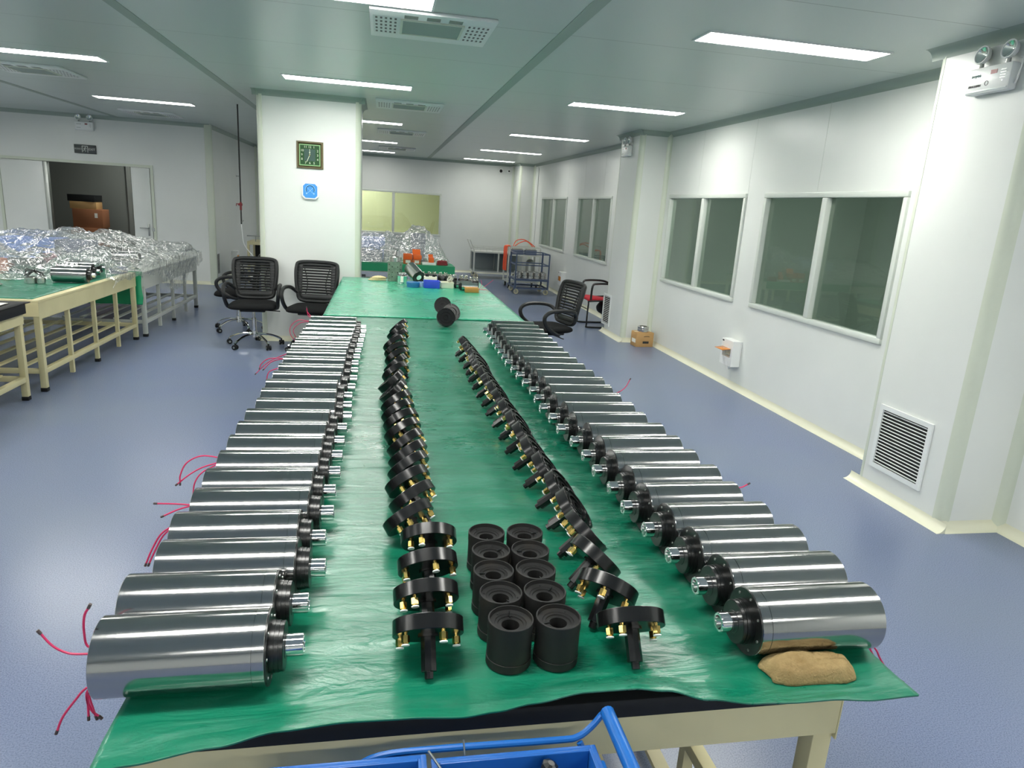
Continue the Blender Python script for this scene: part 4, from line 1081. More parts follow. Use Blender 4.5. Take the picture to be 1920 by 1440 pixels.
# red cantilever chair behind column b
t = thing('visitor_chair', (3.24, 9.97, 0), -PI/2, 'red-seated black tube chair half hidden by the second column', 'chair')
def rs(u, v):
    return (-.22+.44*u, -.23+.46*v, .43+.012*math.cos((v-.2)*5)-(.03 if v < .05 else 0)+.01*math.sin(PI*u))
o = MB().grid(12, 16, rs).build('seat', M['red'], t, ang=70); md = o.modifiers.new('thick', 'SOLIDIFY'); md.thickness = .035; md.offset = -1
for s in (-1, 1):
    x = s*.25
    MB().tube([(x, .25, .82), (x, .24, .5), (x, .20, .43), (x, -.20, .40), (x, -.23, .36), (x, -.235, .06), (x, -.20, .014), (x, .22, .014)], .0125, 8, 5).build('frame_leg', M['black_an'], t)
    MB().tube([(x, .23, .62), (x, .12, .66), (x, -.12, .66), (x, -.19, .62), (x, -.2, .42)], .016, 8, 5).build('armrest', M['black_an'], t)
MB().tube([(-.25, .22, .014), (.25, .22, .014)], .0125, 8, 0).tube([(-.25, -.235, .28), (.25, -.235, .28)], .009, 8, 0).build('cross_bar', M['black_an'], t)
o = MB().grid(8, 10, lambda u, v: (-.23+.46*u, .255-.02*math.sin(PI*u), .56+.26*v)).build('backrest', M['rubber'], t); md = o.modifiers.new('thick', 'SOLIDIFY'); md.thickness = .02
b = MB().ball((0, .1, .27), .14, 14, (1.2, .8, .72))
for v in b.bm.verts: v.co += Vector((0, 0, .03))*noise.noise(v.co*14)
tag(b.build('black_bag', M['rubber']), 'crumpled black bag under the red-seated chair', 'bag')
bpy.data.objects['black_bag'].location = (3.25, 10.02, -.05+.05); bpy.data.objects['black_bag'].rotation_euler = (0, 0, -PI/2)

# carton with ring at column b
t = thing('carton', (3.40, 8.47, 0), .08, 'small brown cardboard carton on the floor in the corner of the second column', 'box')
MB().box(-.12, .12, -.09, .09, 0, .19, None, .003).build('carton_body', M['cardboard'], t)
MB().box(-.12, .12, -.012, .012, .19, .1908).build('tape', M['offwhite'], t, smooth=False)
MB().tube([(-.02, -.091, .135), (.0, -.0915, .14), (.04, -.0915, .14), (.06, -.091, .135)], .003, 6, 3).build('hand_slot', M['ink'], t)
MB().box(-.03, .055, -.0915, -.09, .045, .075).build('print_block', M['ink'], t, smooth=False)
MB().box(-.1215, -.12, -.06, .05, .05, .10).build('paper_label', M['paper'], t, smooth=False)
def ring_thing(name, loc, R, H, label, cat, group=None, r_in=.68, m_='steel_ring', rot=None, grooves=2):
    o = thing(name, loc, 0, label, cat, group)
    pr = [(0, R*r_in), (0, R*.94), (H*.04, R*.98)]
    for k in range(grooves):
        a = H*(.15+.75*k/grooves); pr += [(a, R*.98), (a+.001, R), (a+H*.28, R), (a+H*.281, R*.93)]
    pr += [(H*.93, R*.98), (H, R*.94), (H, R*r_in), (0, R*r_in)]
    MB().ring(pr, RY(-PI/2), 32).build('ring_body', M[m_], o, ang=25)
    return o
ring_thing('flange_ring', (3.40, 8.47, .1915), .075, .07, 'polished steel ring sitting on the small carton', 'ring')

# ================================================================== CARTS IN THE FAR RIGHT CORNER
def wheel(x, y, rr, m_, par, d=(1, 0, 0), zoff=0):
    d = Vector(d); p = Vector((x, y, rr))
    w = MB().ring([(-.014, rr*.55), (-.014, rr*.92), (-.01, rr), (.01, rr), (.014, rr*.92), (.014, rr*.55), (-.014, rr*.55)], Matrix.Translation(p) @ Vector((1, 0, 0)).rotation_difference(d).to_matrix().to_4x4(), 24)
    wo = w.build('wheel', M[m_], par)
    MB().cyl(p-d*.012, p+d*.012, rr*.5, rr*.5, 16).build('wheel_hub', M['galv'], wo)
    MB().box(-.004, .004, -.03, .03, -.01, rr+.03, Matrix.Translation(p+d*.02)).box(-.004, .004, -.03, .03, -.01, rr+.03, Matrix.Translation(p-d*.02)).box(-.026, .026, -.035, .035, rr+.03, rr+.038, Matrix.Translation(p)).build('wheel_fork', M['galv'], wo, smooth=False)
# grey service cart against the far wall
t = thing('service_cart', (2.72, 16.55, 0), 0, 'pale grey two-tier service cart against the far wall', 'cart')
X, Y = .58, .30; b = MB()
for x in (-X, 0, X):
    for y in (-Y, Y): b.box(x-.016, x+.016, y-.016, y+.016, .14, .62)
for y in (-Y, Y): b.box(-X, X, y-.014, y+.014, .60, .63); b.box(-X, X, y-.014, y+.014, .14, .17)
for x in (-X, X): b.box(x-.014, x+.014, -Y, Y, .60, .63); b.box(x-.014, x+.014, -Y, Y, .14, .17)
b.build('cart_frame', M['cartgrey'], t, smooth=False)
MB().box(-X, X, -Y, Y, .628, .634).build('top_shelf', M['cartgrey'], t, smooth=False)
MB().box(-X, X, -Y, Y, .17, .176).build('bottom_shelf', M['cartpanel'], t, smooth=False)
MB().box(-X, X, Y-.01, Y-.004, .176, .60).box(-.004, .004, -Y+.02, Y-.01, .176, .6).build('back_panel', M['cartpanel'], t, smooth=False)
b = MB()
for z in (.68, .72): b.tube([(-X, -Y, z), (X, -Y, z), (X, Y, z), (-X, Y, z), (-X, -Y, z)], .006, 6, 0)
for k in range(9):
    x = -X+2*X*k/8
    for y in (-Y, Y): b.box(x-.003, x+.003, y-.003, y+.003, .634, .72)
b.build('guard_rail', M['cartgrey'], t)
MB().tube([(-X, -Y, .64), (-X-.11, -Y, .88), (-X-.11, Y, .88), (-X, Y, .64)], .011, 8, 0).build('push_handle', M['cartgrey'], t)
for x in (-X+.06, X-.06):
    for y in (-Y+.03, Y-.03): wheel(x, y, .055, 'tan_wheel', t, (.5, .86, 0))
# grey trolley with pin boxes and hoses
t = thing('tool_trolley', (2.98, 14.75, 0), 0, 'grey trolley carrying two pin boxes and orange hoses, behind the blue cart', 'cart')
X, Y = .34, .26; b = MB()
for x in (-X, X):
    for y in (-Y, Y): b.box(x-.014, x+.014, y-.014, y+.014, .12, .86)
for z in (.86, .70, .14):
    for y in (-Y, Y): b.box(-X, X, y-.011, y+.011, z-.012, z+.012)
    for x in (-X, X): b.box(x-.011, x+.011, -Y, Y, z-.012, z+.012)
b.build('cart_frame', M['cartgrey'], t, smooth=False)
MB().box(-X, X, -Y, Y, .705, .712).build('tray', M['cartgrey'], t, smooth=False)
MB().box(-X, X, -Y, Y, .15, .158).build('bottom_shelf', M['cartpanel'], t, smooth=False)
for x in (-X+.04, X-.04):
    for y in (-Y+.04, Y-.04): wheel(x, y, .05, 'rubber', t)
for i, x in enumerate((2.84, 3.13)):
    q = thing('pin_box', (x, 14.62, .7135), 0, 'dark box topped with silver pins, %s of two on the grey trolley' % ['left', 'right'][i], 'box', 'pin boxes on the grey trolley')
    MB().box(-.12, .12, -.09, .09, 0, .10, None, .004).build('box_body', M['greybox'], q)
    MB().box(-.122, .122, -.092, .092, .10, .112).build('lid_plate', M['steel_ring'], q, smooth=False)
    for r_ in range(2):
        for c_ in range(6):
            MB().cyl((-.1+c_*.04, -.05+r_*.1, .112), (-.1+c_*.04, -.05+r_*.1, .15), .009, .006, 8).build('pin', M['silverball'], q)
q = thing('gas_cylinder', (3.18, 14.80, .159), 0, 'dark upright cylinder on the lower shelf of the grey trolley', 'cylinder')
MB().ring([(0, 0), (0, .10), (.38, .10), (.43, .07), (.45, .03), (.45, 0)], RY(-PI/2), 24).build('tank', M['galv'], q)
b = MB()
b.tube([(2.74, 14.55, .885), (2.80, 14.57, 1.0), (2.95, 14.6, 1.03), (3.1, 14.62, .97), (3.22, 14.63, .885)], .010, 8, 8)
b.tube([(2.78, 14.60, .885), (2.88, 14.58, .96), (3.0, 14.55, 1.0), (3.1, 14.56, .95), (3.16, 14.57, .885)], .010, 8, 8)
tag(b.build('orange_hose', M['hose']), 'two thin orange hoses arching over the grey trolley', 'hose')
b = MB()
for k in range(6):
    y = 14.53+.032*k; o_ = .016*(k % 3)
    b.tube([(2.685, y, .84), (2.664, y, .884), (2.63, y, .890), (2.606-o_, y, .86), (2.60-o_, y-.02, .70), (2.60-o_, y, .42), (2.615-o_, y, .37)], .011, 8, 5)
tag(b.build('hose_bundle', M['hose']), 'bundle of red-orange hoses hung over the left rail of the grey trolley', 'hose')
# blue frame cart with stacked rings
t = thing('frame_cart', (2.96, 13.82, 0), 0, 'slate blue frame cart loaded with stacked steel rings', 'cart')
X, Y = .335, .31; b = MB()
for x in (-X, X):
    b.box(x-.016, x+.016, -Y-.016, -Y+.016, .11, .30); b.box(x-.016, x+.016, Y-.016, Y+.016, .11, .80)
    b.box(x-.012, x+.012, -Y-.012, -Y+.012, .30, .80)
for z in (.125, .285):
    for y in (-Y, Y): b.box(-X, X, y-.015, y+.015, z-.015, z+.015)
    for x in (-X, X): b.box(x-.015, x+.015, -Y, Y, z-.015, z+.015)
for z in (.80, .58):
    for y in (-Y, Y): b.box(-X, X, y-.010, y+.010, z-.010, z+.010)
    for x in (-X, X): b.box(x-.010, x+.010, -Y, Y, z-.010, z+.010)
b.build('cart_frame', M['cartblue'], t, smooth=False)
MB().box(-X, X, -Y, Y, .30, .306).build('deck', M['cartblue'], t, smooth=False)
for x in (-X+.03, X-.03):
    for y in (-Y+.02, Y-.02): wheel(x, y, .05, 'tan_wheel', t, (.6, .8, 0))
R0 = None
for col_ in range(5):
    for row in range(2):
        for lv in range(2):
            x, y = 2.70+col_*.128, 13.62+row*.15; z = .3065+lv*.066
            if R0 is None:
                R0 = ring_thing('bearing_ring', (x, y, z), .062, .062, None, None); cache(R0); o = R0
            else: o = copy_tree(R0); o.location = (x, y, z)
            tag(o, 'steel ring on the blue cart, %s of its stack, %s row, %s column' % (['bottom', 'top'][lv], ['front', 'back'][row], ['leftmost', 'second', 'middle', 'fourth', 'rightmost'][col_]), 'ring', 'stacked steel rings on the blue cart')

# ================================================================== THINGS AT THE FAR END OF THE LONG TABLE
z = ZB
t = thing('glove_pile', (-.045, 7.93, z), 0, 'cream cloth gloves lying in a small heap, left end of the tools', 'gloves')
for i in range(3):
    o = MB().grid(26, 12, lambda u, v, i=i: ((u-.5)*.20*(1-.1*i)+.012*i, (v-.5)*.10*math.sin(PI*min(.95, u+.1))**.5, .006+i*.014+.018*math.sin(PI*u)*math.sin(PI*v)+.004*noise.noise((u*9, v*7, i*3.3)))).build('glove_layer', M['glove'], t, ang=80)
    md = o.modifiers.new('thick', 'SOLIDIFY'); md.thickness = .004
t = thing('machined_block', (.151, 7.96, z), 0, 'tall grey-green metal block drilled with holes, at the far table end', 'metal block')
pts = [(-.08, -.05), (-.045, -.075), (.045, -.075), (.08, -.05), (.08, .06), (-.08, .06)]
MB().prism(pts, 0, .215).build('block_body', M['greengrey'], t, smooth=False)
MB().box(-.015, .015, -.079, -.0745, .01, .2).build('centre_rib', M['greengrey'], t, smooth=False)
for hx, hz in ((-.03, .16), (-.03, .05), (.03, .16), (.03, .05), (0, .185), (-.03, .1), (.03, .1)):
    MB().cyl((hx, -.0762, hz), (hx, -.074, hz), .006, .006, 10).build('hole', M['dark'], t)
for s in (-1, 1):
    for hz in (.03, .075, .13, .185):
        MB().cyl((s*.0635, -.0645, hz), (s*.0625, -.0625, hz), .005, .005, 8).build('hole', M['dark'], t)
ring_thing('steel_rotor', (.151, 7.95, z+.2155), .066, .055, 'round polished rotor on top of the drilled block', 'rotor', grooves=3)
# tilted motor facing the camera
t = thing('leaning_motor', (.365, 7.84, z), 0, 'short polished motor leaning back, dark ringed end toward the camera', 'motor')
mx = T(0, .0, .113) @ RZ(-PI/2+.5) @ RY(.42)
MB().ring([(-.10, 0), (-.10, .074), (.10, .074), (.10, .062)], mx, 40).build('barrel', M['steel_ring'], t)
MB().ring([(.10, .074), (.106, .072), (.106, .05), (.10, .048), (.10, .04), (.104, .04), (.104, 0)], mx, 40).build('end_flange', M['black_an'], t)
MB().ring([(.104, .03), (.112, .03), (.112, .012), (.108, 0)], mx, 28).build('bearing_face', M['chrome'], t)
t = thing('chrome_canister', (.227, 7.66, z), 0, 'short chrome cylinder with pale fittings on top, before the leaning motor', 'cylinder')
MB().ring([(0, 0), (0, .056), (.006, .058), (.008, .055), (.085, .055), (.09, .058), (.096, .056), (.096, 0)], RY(-PI/2), 36).build('body', M['chrome'], t)
MB().ring([(.096, .056), (.104, .05), (.104, 0)], RY(-PI/2), 36).build('lid', M['black_an'], t)
MB().box(-.02, .012, -.059, -.054, .025, .085, RZ(0)).build('paper_label', M['paper'], t, smooth=False)
for i in range(5): MB().cyl((-.03+i*.014, -.01+.012*(i % 2), .104), (-.035+i*.018, -.012, .122), .006, .005, 8).build('fitting', M['white_plastic'], t)
t = thing('blue_disc_case', (.335, 7.42, z), 0, 'round blue plastic case lying flat beside the deep blue bin', 'case')
MB().ring([(0, 0), (0, .066), (.03, .068), (.032, .071), (.052, .071), (.055, .068), (.055, 0)], RY(-PI/2), 40).build('case_body', M['blue_lid'], t)
t = thing('tape_roll', (.423, 7.50, z), 0, 'small pale blue roll between the round case and the deep blue bin', 'tape')
MB().ring([(0, .02), (0, .038), (.05, .038), (.05, .02), (0, .02)], RY(-PI/2), 28).build('roll', M['dial_lt'], t)
MB().ring([(0, .015), (0, .02), (.05, .02), (.05, .015), (0, .015)], RY(-PI/2), 28).build('core', M['blue_deep'], t)
bin_('small_bin', .448, .615, 7.36, 7.50, z, z+.075, 'blue_deep', 'deep blue plastic bin in the middle of the far-end clutter', .004, .004)
bin_('small_bin', .636, .77, 7.42, 7.56, z, z+.062, 'offwhite', 'low cream plastic bin right of the deep blue bin', .004, .004)
t = thing('fitting_box', (.53, 7.62, z), 0, 'open cream box with dark contents behind the deep blue bin', 'box')
MB().box(-.068, .068, -.05, .05, 0, .10, None, .003).build('box_body', M['offwhite'], t)
MB().box(-.055, -.02, -.04, .04, .10, .125).box(.02, .055, -.04, .04, .10, .125).build('contents', M['black_an'], t, smooth=False)
MB().box(-.012, .025, -.0515, -.05, .04, .06).build('print_mark', M['ink'], t, smooth=False)
t = thing('clear_roll', (.735, 7.49, z+.064), 0, 'clear tape roll lying on the cream bin', 'tape')
MB().ring([(-.014, .018), (-.014, .034), (.014, .034), (.014, .018), (-.014, .018)], T(0, 0, .028) @ RZ(.5) @ RY(.7), 28).build('roll', M['clear'], t)
for i, (x, y) in enumerate(((.44, 7.98), (.575, 8.03), (.70, 7.99), (.785, 7.80), (.912, 7.76), (1.01, 7.62))):
    t = thing('fitting_disc', (x, y, z), i*.9, 'dark round cover standing flat with silver fittings, %s from the left at the far end' % ['first', 'second', 'third', 'fourth', 'fifth', 'sixth'][i], 'motor cover', 'dark covers with silver fittings at the far table end')
    MB().ring([(0, 0), (0, .058), (.002, .060), (.075, .060), (.078, .058), (.078, 0)], RY(-PI/2), 32).build('disc_body', M['black_satin'], t)
    for k in range(6):
        a = k*PI/3+.3
        MB().cyl((.042*math.cos(a), .042*math.sin(a), .078), (.042*math.cos(a), .042*math.sin(a), .100), .006, .0055, 8).ball((.042*math.cos(a), .042*math.sin(a), .106), .008, 8).build('silver_fitting', M['silverball'], t)
for i, (x, y, zz) in enumerate(((.885, 7.47, z), (.925, 7.30, z))):
    t = thing('small_motor', (x, y, zz), 0, ['short dark-ended steel motor at the right end of the clutter, the farther of two', 'short dark-ended steel motor with trailing wires behind the wood block'][i], 'motor', 'two short steel motors')
    mx = T(0, 0, .042)
    MB().ring([(-.085, 0), (-.085, .041), (-.02, .041), (-.02, .0415), (.085, .0415), (.085, 0)], mx, 36).build('barrel', M['steel_ring'], t)
    MB().ring([(-.115, 0), (-.115, .03), (-.1, .03), (-.1, .0405), (-.085, .0405)], mx, 32).build('end_cap', M['black_an'], t)
    MB().ring([(.085, .0405), (.093, .0405), (.095, .038), (.095, 0)], mx, 32).build('rear_cap', M['black_an'], t)
    if i:
        for p in CAB['S']:
            q = [(.090, 0, p[0][2]-zz)]+[(v[0]-x, v[1]-y, (v[2] if v[0] > 1.165 else max(v[2], .790))-zz) for v in p]
            MB().tube(q, .002, 6, 6).build('wire', M['pink'], t)
tag(MB().box(.865, 1.005, 7.13, 7.22, z, z+.05, None, .002).build('wood_block', M['wood']), 'plain wooden block at the right end of the far table clutter', 'block')

# ================================================================== FAR TABLE (right of the pillar)
z = .7565
tag(MB().box(-1.37, 1.075, 10.33, 11.77, .7505, .7555).build('green_table_mat', M['greencloth']), 'green mat on the far table under the orange boxes', 'mat')
tag(MB().box(-.45, 1.078, 10.316, 10.322, .645, .757).build('mat_skirt', M['greencloth']), 'green sheet edge hanging over the front of the far table', 'mat')
def obox(nm, x, y, zz, sx, sy, sz, m_, label, lid=None, rz=0):
    t = thing(nm, (x, y, zz), rz, label, 'box')
    MB().box(-sx/2, sx/2, -sy/2, sy/2, 0, sz, None, .003).build('box_body', M[m_], t)
    if lid == 'label': MB().box(-sx*.25, sx*.3, -sy/2-.001, -sy/2, sz*.2, sz*.8).build('paper_label', M['paper'], t, smooth=False)
    if lid == 'flap':
        MB().box(-sx/2, sx/2, 0, .004, 0, sy*.8, T(0, sy/2, sz) @ RX(-.5)).build('open_flap', M[m_], t, smooth=False)
    return t
obox('orange_box', .385, 10.50, z, .13, .12, .07, 'orange_d', 'brown-orange carton with white label, bottom left of the orange heap', 'label')
obox('orange_box', .515, 10.50, z, .12, .12, .07, 'orange_d', 'brown-orange carton in the orange heap, below the open flap', 'label')
obox('orange_box', .385, 10.52, z+.072, .13, .12, .075, 'orange', 'bright orange box on top at the left of the orange heap', None)
obox('orange_box', .525, 10.53, z+.072, .12, .11, .06, 'orange', 'bright orange box with raised flap, highest on the far table', 'flap', .1)
obox('orange_box', .735, 10.50, z+.033, .07, .06, .075, 'orange', 'small orange pot standing on the white tray', 'flap', .2)
tag(MB().box(.60, .80, 10.42, 10.56, z, z+.032, None, .003).build('white_tray', M['white_plastic']), 'low white tray right of the orange heap', 'tray')
t = thing('wire_coil', (.90, 10.48, z), 0, 'dark red coil of wire at the right end of the far table', 'coil')
b = MB()
for k in range(4): b.tube([(.075*math.cos(a)*(1-.05*k), .05*math.sin(a), .012+.016*k) for a in [j*PI/6 for j in range(12)]], .011, 7, 3, True)
b.build('coil_turns', M['redp'], t)
ring_thing('steel_drum', (.13, 10.62, z), .10, .18, 'grey steel drum under the plastic on the far table', 'drum', r_in=.3, m_='galv', grooves=1)
obox('grey_case', -.16, 10.75, z, .34, .26, .15, 'greybox', 'slate case under the plastic near the pillar on the far table')
obox('grey_case', .56, 11.1, z, .22, .26, .43, 'greybox', 'tall slate case under the peak of the plastic on the far table')
obox('grey_case', -.25, 11.2, z, .6, .4, .33, 'palebluebox', 'pale case under the plastic behind, left on the far table')

# ================================================================== CLEAR PLASTIC SHEETS
def tent(peaks, x, y, base):
    h = base
    for px, py, ph, rad, sl in peaks:
        d = math.hypot(x-px, y-py)
        h = max(h, ph-max(0, d-rad)*sl)
    return h
def crumple(x, y, k=1):
    a = noise.noise((x*3.1, y*3.1, 1.7)); b_ = 1-abs(noise.noise((x*5.3+4, y*4.1+a, 7.1)))*2.6
    c = 1-abs(noise.noise((x*11+a*3, y*9, 3.3)))*2.6; d = 1-abs(noise.noise((x*24+b_, y*21, 9)))*2.6
    return 1.0*k*(.020*a+.026*b_+.018*c+.010*d)
def film(name, nu, nv, f, label, m_='film'):
    o = MB().grid(nu, nv, f).build(name, M[m_], ang=180)
    tag(o, label, 'plastic sheet'); return o
PK = [(-3.95, 8.6, 1.00, .35, .45), (-3.45, 8.6, 1.08, .12, .5), (-3.05, 8.3, .96, .05, .7), (-3.3, 9.4, 1.06, .1, .45), (-3.6, 7.75, 1.0, .03, .8), (-2.9, 7.6, .93, .12, .9), (-3.0, 9.3, .98, .1, .5), (-2.75, 9.7, .93, .12, .5),
      (-2.8, 8.6, .92, .08, .7), (-3.6, 10.0, .92, .3, .5), (-2.95, 7.15, .90, .12, 1.5)]
EXL = -2.55
def rect_h(rects, x, y, slope=1.3):
    h = -9; inside = -9
    for x0, x1, y0, y1, top in rects:
        d = math.hypot(max(x0-x, 0, x-x1), max(y0-y, 0, y-y1))
        h = max(h, top+.012-max(0, d-.02)*slope)
        if d < .03: inside = max(inside, top+.008)
    return h, inside
RC = [(-4.29, -3.67, 8.75, 9.25, .979), (-3.57, -3.23, 8.55, 8.85, .999), (-3.16, -2.94, 8.2, 8.4, .925), (-3.5, -3.3, 7.85, 8.05, .925), (-3.84, -3.56, 7.33, 7.57, .89),
      (-3.05, -2.64, 7.23, 7.42, .888), (-3.1, -2.75, 7.56, 7.72, .886), (-3.65, -3.28, 7.55, 7.75, .886), (-3.18, -2.78, 8.86, 9.10, .886), (-3.5, -3.1, 9.2, 9.42, .886), (-2.77, -2.63, 7.77, 7.97, .81)]
PK = [(-3.45, 8.68, 1.10, .10, .5), (-3.95, 9.0, 1.02, .3, .4), (-3.62, 7.45, .96, .04, .7), (-3.3, 9.4, 1.04, .1, .4), (-2.95, 9.5, .95, .15, .45), (-2.75, 9.9, .91, .2, .5), (-3.6, 10.1, .95, .3, .4), (-2.9, 8.55, .95, .12, .5), (-2.95, 7.6, .92, .1, .9), (-4.0, 7.9, 1.0, .1, .6)]
def lf(u, v):
    s_ = -4.25+1.97*u              # run across the bench, then down its aisle side
    yv = 7.05+.12*math.sin(s_*4)+(.10 if s_ > -2.85 else 0)
    yv = yv+(10.58-yv)*v
    x = min(s_, EXL)
    cr = crumple(x, yv)
    h, ins = rect_h(RC, x, yv)
    h = max(tent(PK, x, yv, .775), h)+cr
    f0 = min(1, v*14); h = max(.746, h)
    h = .744+(h-.744)*f0**.5
    h = max(h, ins, .744)
    if s_ > EXL:
        d = s_-EXL
        amt = .25+.9*max(0, math.sin((yv-8.1)*1.2))**1.5
        h = h-d*amt*1.35
        x = EXL+.022+.05*d+.028*abs(noise.noise((yv*5, h*6, 4)))+.015*abs(noise.noise((yv*14, h*14, 8)))
    return (x, yv, h)
film('plastic_sheet', 190, 330, lf, 'crumpled clear plastic sheet draped over goods on the left benches')
RC2 = [(-.34, .02, 10.61, 10.89, .908), (.44, .68, 10.96, 11.24, 1.188), (-.56, .06, 10.99, 11.41, 1.088), (.025, .235, 10.515, 10.725, .938)]
PK2 = [(.56, 11.1, 1.26, .09, .95), (-.9, 11.1, 1.1, .3, .5), (.1, 11.4, 1.15, .05, .7), (.78, 11.2, 1.02, .05, .8), (.5, 10.85, 1.0, .16, .9), (.78, 10.9, .95, .1, .8)]
def ff(u, v):
    x = -1.33+2.39*u
    y = 10.40+.04*math.sin(x*7)
    if x > .2: y += .26*min(1, (x-.2)*12)
    y = y+(11.78-y)*v
    cr = crumple(x*1.3, y)
    h, ins = rect_h(RC2, x, y)
    h = max(tent(PK2, x, y, .80), h)+cr
    f0 = min(1, v*12); h = .766+(max(h, .772)-.766)*f0**.6
    e = min(1, (1-u)*14); h = .768+(h-.768)*e**.7
    return (x, y, max(h, ins, .766))
film('plastic_sheet', 230, 150, ff, 'crumpled clear plastic sheet heaped over goods on the far table', 'film2')

# ================================================================== THINGS ON THE LEFT BENCHES
z = LT+.004
def sheet(nm, x0, x1, y0, y1, zz, m_, label, n=30):
    o = MB().grid(n, n, lambda u, v: (x0+(x1-x0)*u, y0+(y1-y0)*v, zz+.0015*abs(noise.noise((u*4, v*5, 2))))).build(nm, M[m_], ang=80)
    md = o.modifiers.new('thick', 'SOLIDIFY'); md.thickness = .002; md.offset = SOL
    return tag(o, label, 'mat')
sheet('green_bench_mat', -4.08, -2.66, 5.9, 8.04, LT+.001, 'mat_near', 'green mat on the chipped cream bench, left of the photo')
o = MB().grid(20, 24, lambda u, v: (-4.0+(1.40)*u if v > .02 else -4.0+1.40*u, 3.6+2.14*v, LT+.001)).build('black_bench_sheet', M['rubber'], ang=80)
md = o.modifiers.new('thick', 'SOLIDIFY'); md.thickness = .006; md.offset = SOL; tag(o, 'black rubber sheet on the bench at the left edge', 'mat')
tag(MB().box(-2.608, -2.60, 3.6, 5.66, .665, .742, None, .003).build('sheet_edge', M['rubber']), 'black rubber flap hanging over the aisle side of the left-edge bench', 'mat')
o = MB().grid(24, 24, lambda u, v: (-3.4+.72*u, 5.02+.56*v+.06*math.sin(u*3), LT+.0085+.006*abs(math.sin(u*5+v*3)))).build('white_sheet', M['paper'], ang=80)
md = o.modifiers.new('thick', 'SOLIDIFY'); md.thickness = .001; md.offset = SOL; tag(o, 'creased white paper sheets on the black-topped bench at the left edge', 'paper')
# green sheet hanging between benches
tag(MB().grid(14, 20, lambda u, v: (-3.2+.655*u-.015*abs(math.sin(v*4)), 8.085+.05*v*(1-v)+.012*math.sin(u*9+v*3), LT+.005-.36*v*(1-.0*u))).build('hanging_green_sheet', M['greencloth'], ang=80), 'green sheet hanging down between the cream and the grey bench', 'mat')
bpy.data.objects['hanging_green_sheet'].modifiers.new('thick', 'SOLIDIFY').thickness = .003
t = copy_tree(motor0)
t.name = 'spindle_motor'
t.location = (-2.66, 6.985, LT+.006); t.rotation_euler = (0, 0, PI+.10)
tag(t, 'steel cylinder motor at the edge of the chipped bench, black end toward the aisle', 'motor', 'motors on the left benches')
for i, (x, y, a) in enumerate(((-2.74, 7.32, .06), (-2.80, 7.62, .05), (-3.32, 7.65, .1), (-2.85, 8.98, .2), (-3.2, 9.3, -.1))):
    o = copy_tree(motor0); o.location = (x, y, LT+.006); o.rotation_euler = (0, 0, PI+a)
    tag(o, 'steel motor under the clear plastic on the left benches, %s from the camera' % ORD[i], 'motor', 'motors on the left benches')
ring_thing('bearing_ring', (-3.06, 6.80, z+.002), .05, .055, 'silver ribbed ring left of the bench motor, outer one', 'ring', 'loose rings on the chipped bench', grooves=3)
ring_thing('bearing_ring', (-2.975, 6.80, z+.002), .034, .055, 'smaller silver ribbed ring close to the bench motor', 'ring', 'loose rings on the chipped bench', grooves=3)
b = MB()
for k in range(7):
    a = k*1.3; b.tube([(-3.06+.02*math.cos(a), 6.86, z+.06), (-3.04+.04*math.sin(a), 6.9, z+.11+.01*math.sin(k*2)), (-2.98+.03*math.cos(a*2), 6.9, z+.09), (-2.93+.02*math.sin(a), 6.88, z+.06)], .003, 6, 5)
bmesh.ops.translate(b.bm, verts=b.bm.verts, vec=(-.03, -.06, .004))
tag(b.build('dark_wire_tangle', M['black_an']), 'tangle of dark wires over the two silver rings', 'wires')
t = thing('steel_plate', (-3.30, 6.55, z+.001), 0, 'flat round polished plate at the left edge on the green bench mat', 'plate')
MB().ring([(0, 0), (0, .12), (.012, .125), (.014, .05), (.02, .05), (.02, 0)], RY(-PI/2), 40).build('plate_body', M['steel_ring'], t)
obox('storage_case', -3.98, 9.0, z, .62, .5, .24, 'palebluebox', 'pale blue case under the plastic at the left edge')
obox('storage_case', -3.40, 8.7, z, .34, .3, .26, 'greybox', 'slate case under the plastic peak on the left benches')
obox('storage_case', -3.05, 8.3, z-.004, .22, .2, .19, 'cartpanel', 'grey case under the plastic at the joint of the benches')
t = thing('maroon_spool', (-3.40, 7.95, z), 0, 'dull maroon drum under the plastic above the bench motor', 'drum')
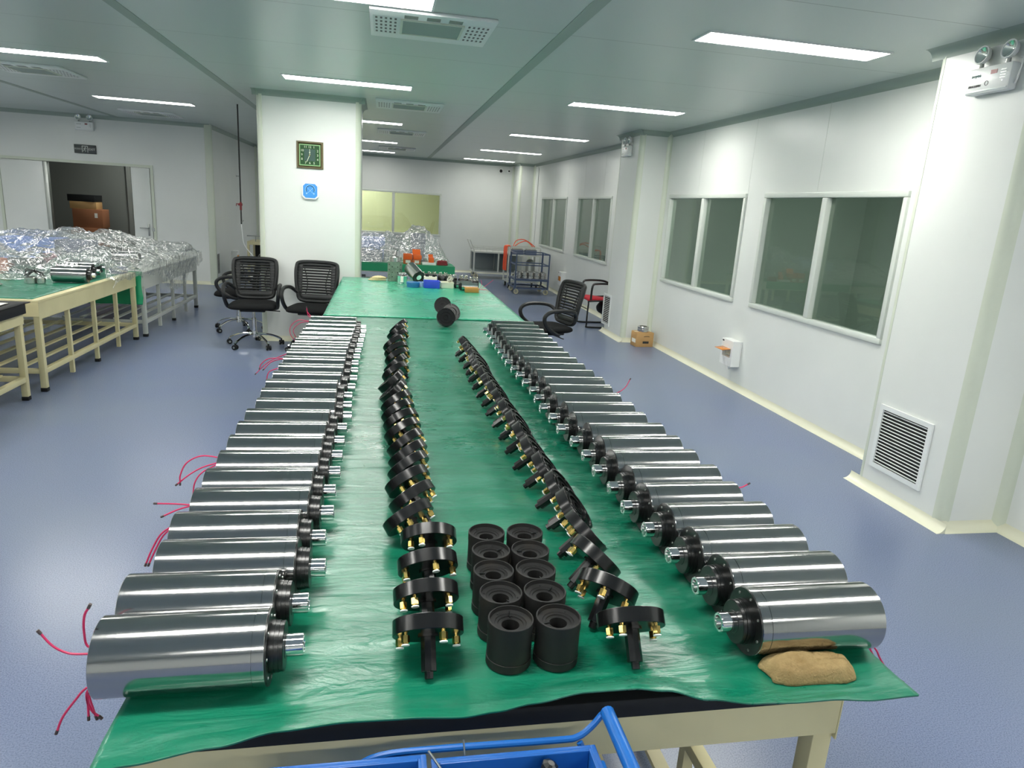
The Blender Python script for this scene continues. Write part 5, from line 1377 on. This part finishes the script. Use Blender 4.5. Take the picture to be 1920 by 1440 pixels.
MB().ring([(-.06, 0), (-.06, .085), (.06, .085), (.06, 0)], T(0, 0, .086) @ RZ(1.2), 32).build('drum_body', M['maroon'], t)
obox('orange_carton', -3.7, 7.45, z, .24, .2, .14, 'orange_d', 'brown-orange carton under the plastic near the left edge of the photo')
obox('folded_sheet', -2.70, 8.0-.13, z, .12, .18, .06, 'greybox', 'dark blue-grey packet under the plastic at the bench corner')

# shelf table behind the pillar on the left
t = thing('side_stand', (-1.95, 13.95, 0), 0, 'small olive stand with top rail, seen between return wall and pillar', 'stand')
b = MB()
for x in (-.48, .48):
    for y in (-.3, .3): b.box(x-.02, x+.02, y-.02, y+.02, 0, .70)
b.box(-.5, .5, -.32, .32, .70, .76)
b.build('stand_frame', M['beige'], t, smooth=False)
MB().tube([(-.5, -.3, .86), (.5, -.3, .86)], .01, 8, 0).tube([(-.35, -.3, .76), (-.35, -.3, .86)], .008, 8, 0).tube([(.35, -.3, .76), (.35, -.3, .86)], .008, 8, 0).build('top_rail', M['galv'], t)
MB().box(-.46, .46, .28, .30, .1, .70).build('back_panel', M['dark'], t, smooth=False)

# cartons in the dark store room
for i, (x, y, z0, sx, sy, sz, lab) in enumerate(((-5.45, 14.75, 0, .55, .5, .42, 'bottom'), (-5.47, 14.75, .422, .5, .45, .38, 'second from bottom'), (-5.43, 14.75, .804, .5, .42, .34, 'third from bottom'), (-5.5, 14.75, 1.146, .44, .4, .13, 'pale fourth'))):
    t = thing('carton', (x, y-.1, z0), .03*i, 'brown carton in the dark store room stack, %s' % lab, 'box', 'cartons in the store room')
    MB().box(-sx/2, sx/2, -sy/2, sy/2, 0, sz, None, .004).build('carton_body', M['carton' if i < 3 else 'cardboard'], t)
    if sz > .3: MB().box(.12, .17, -sy/2-.001, -sy/2, sz*.55, sz*.8).build('paper_label', M['paper'], t, smooth=False)
tag(MB().box(-5.74, -5.28, 14.45, 14.83, 1.279, 1.40, None, .004).build('dark_case', M['rubber']), 'dark flat case on top of the store room carton stack', 'case')
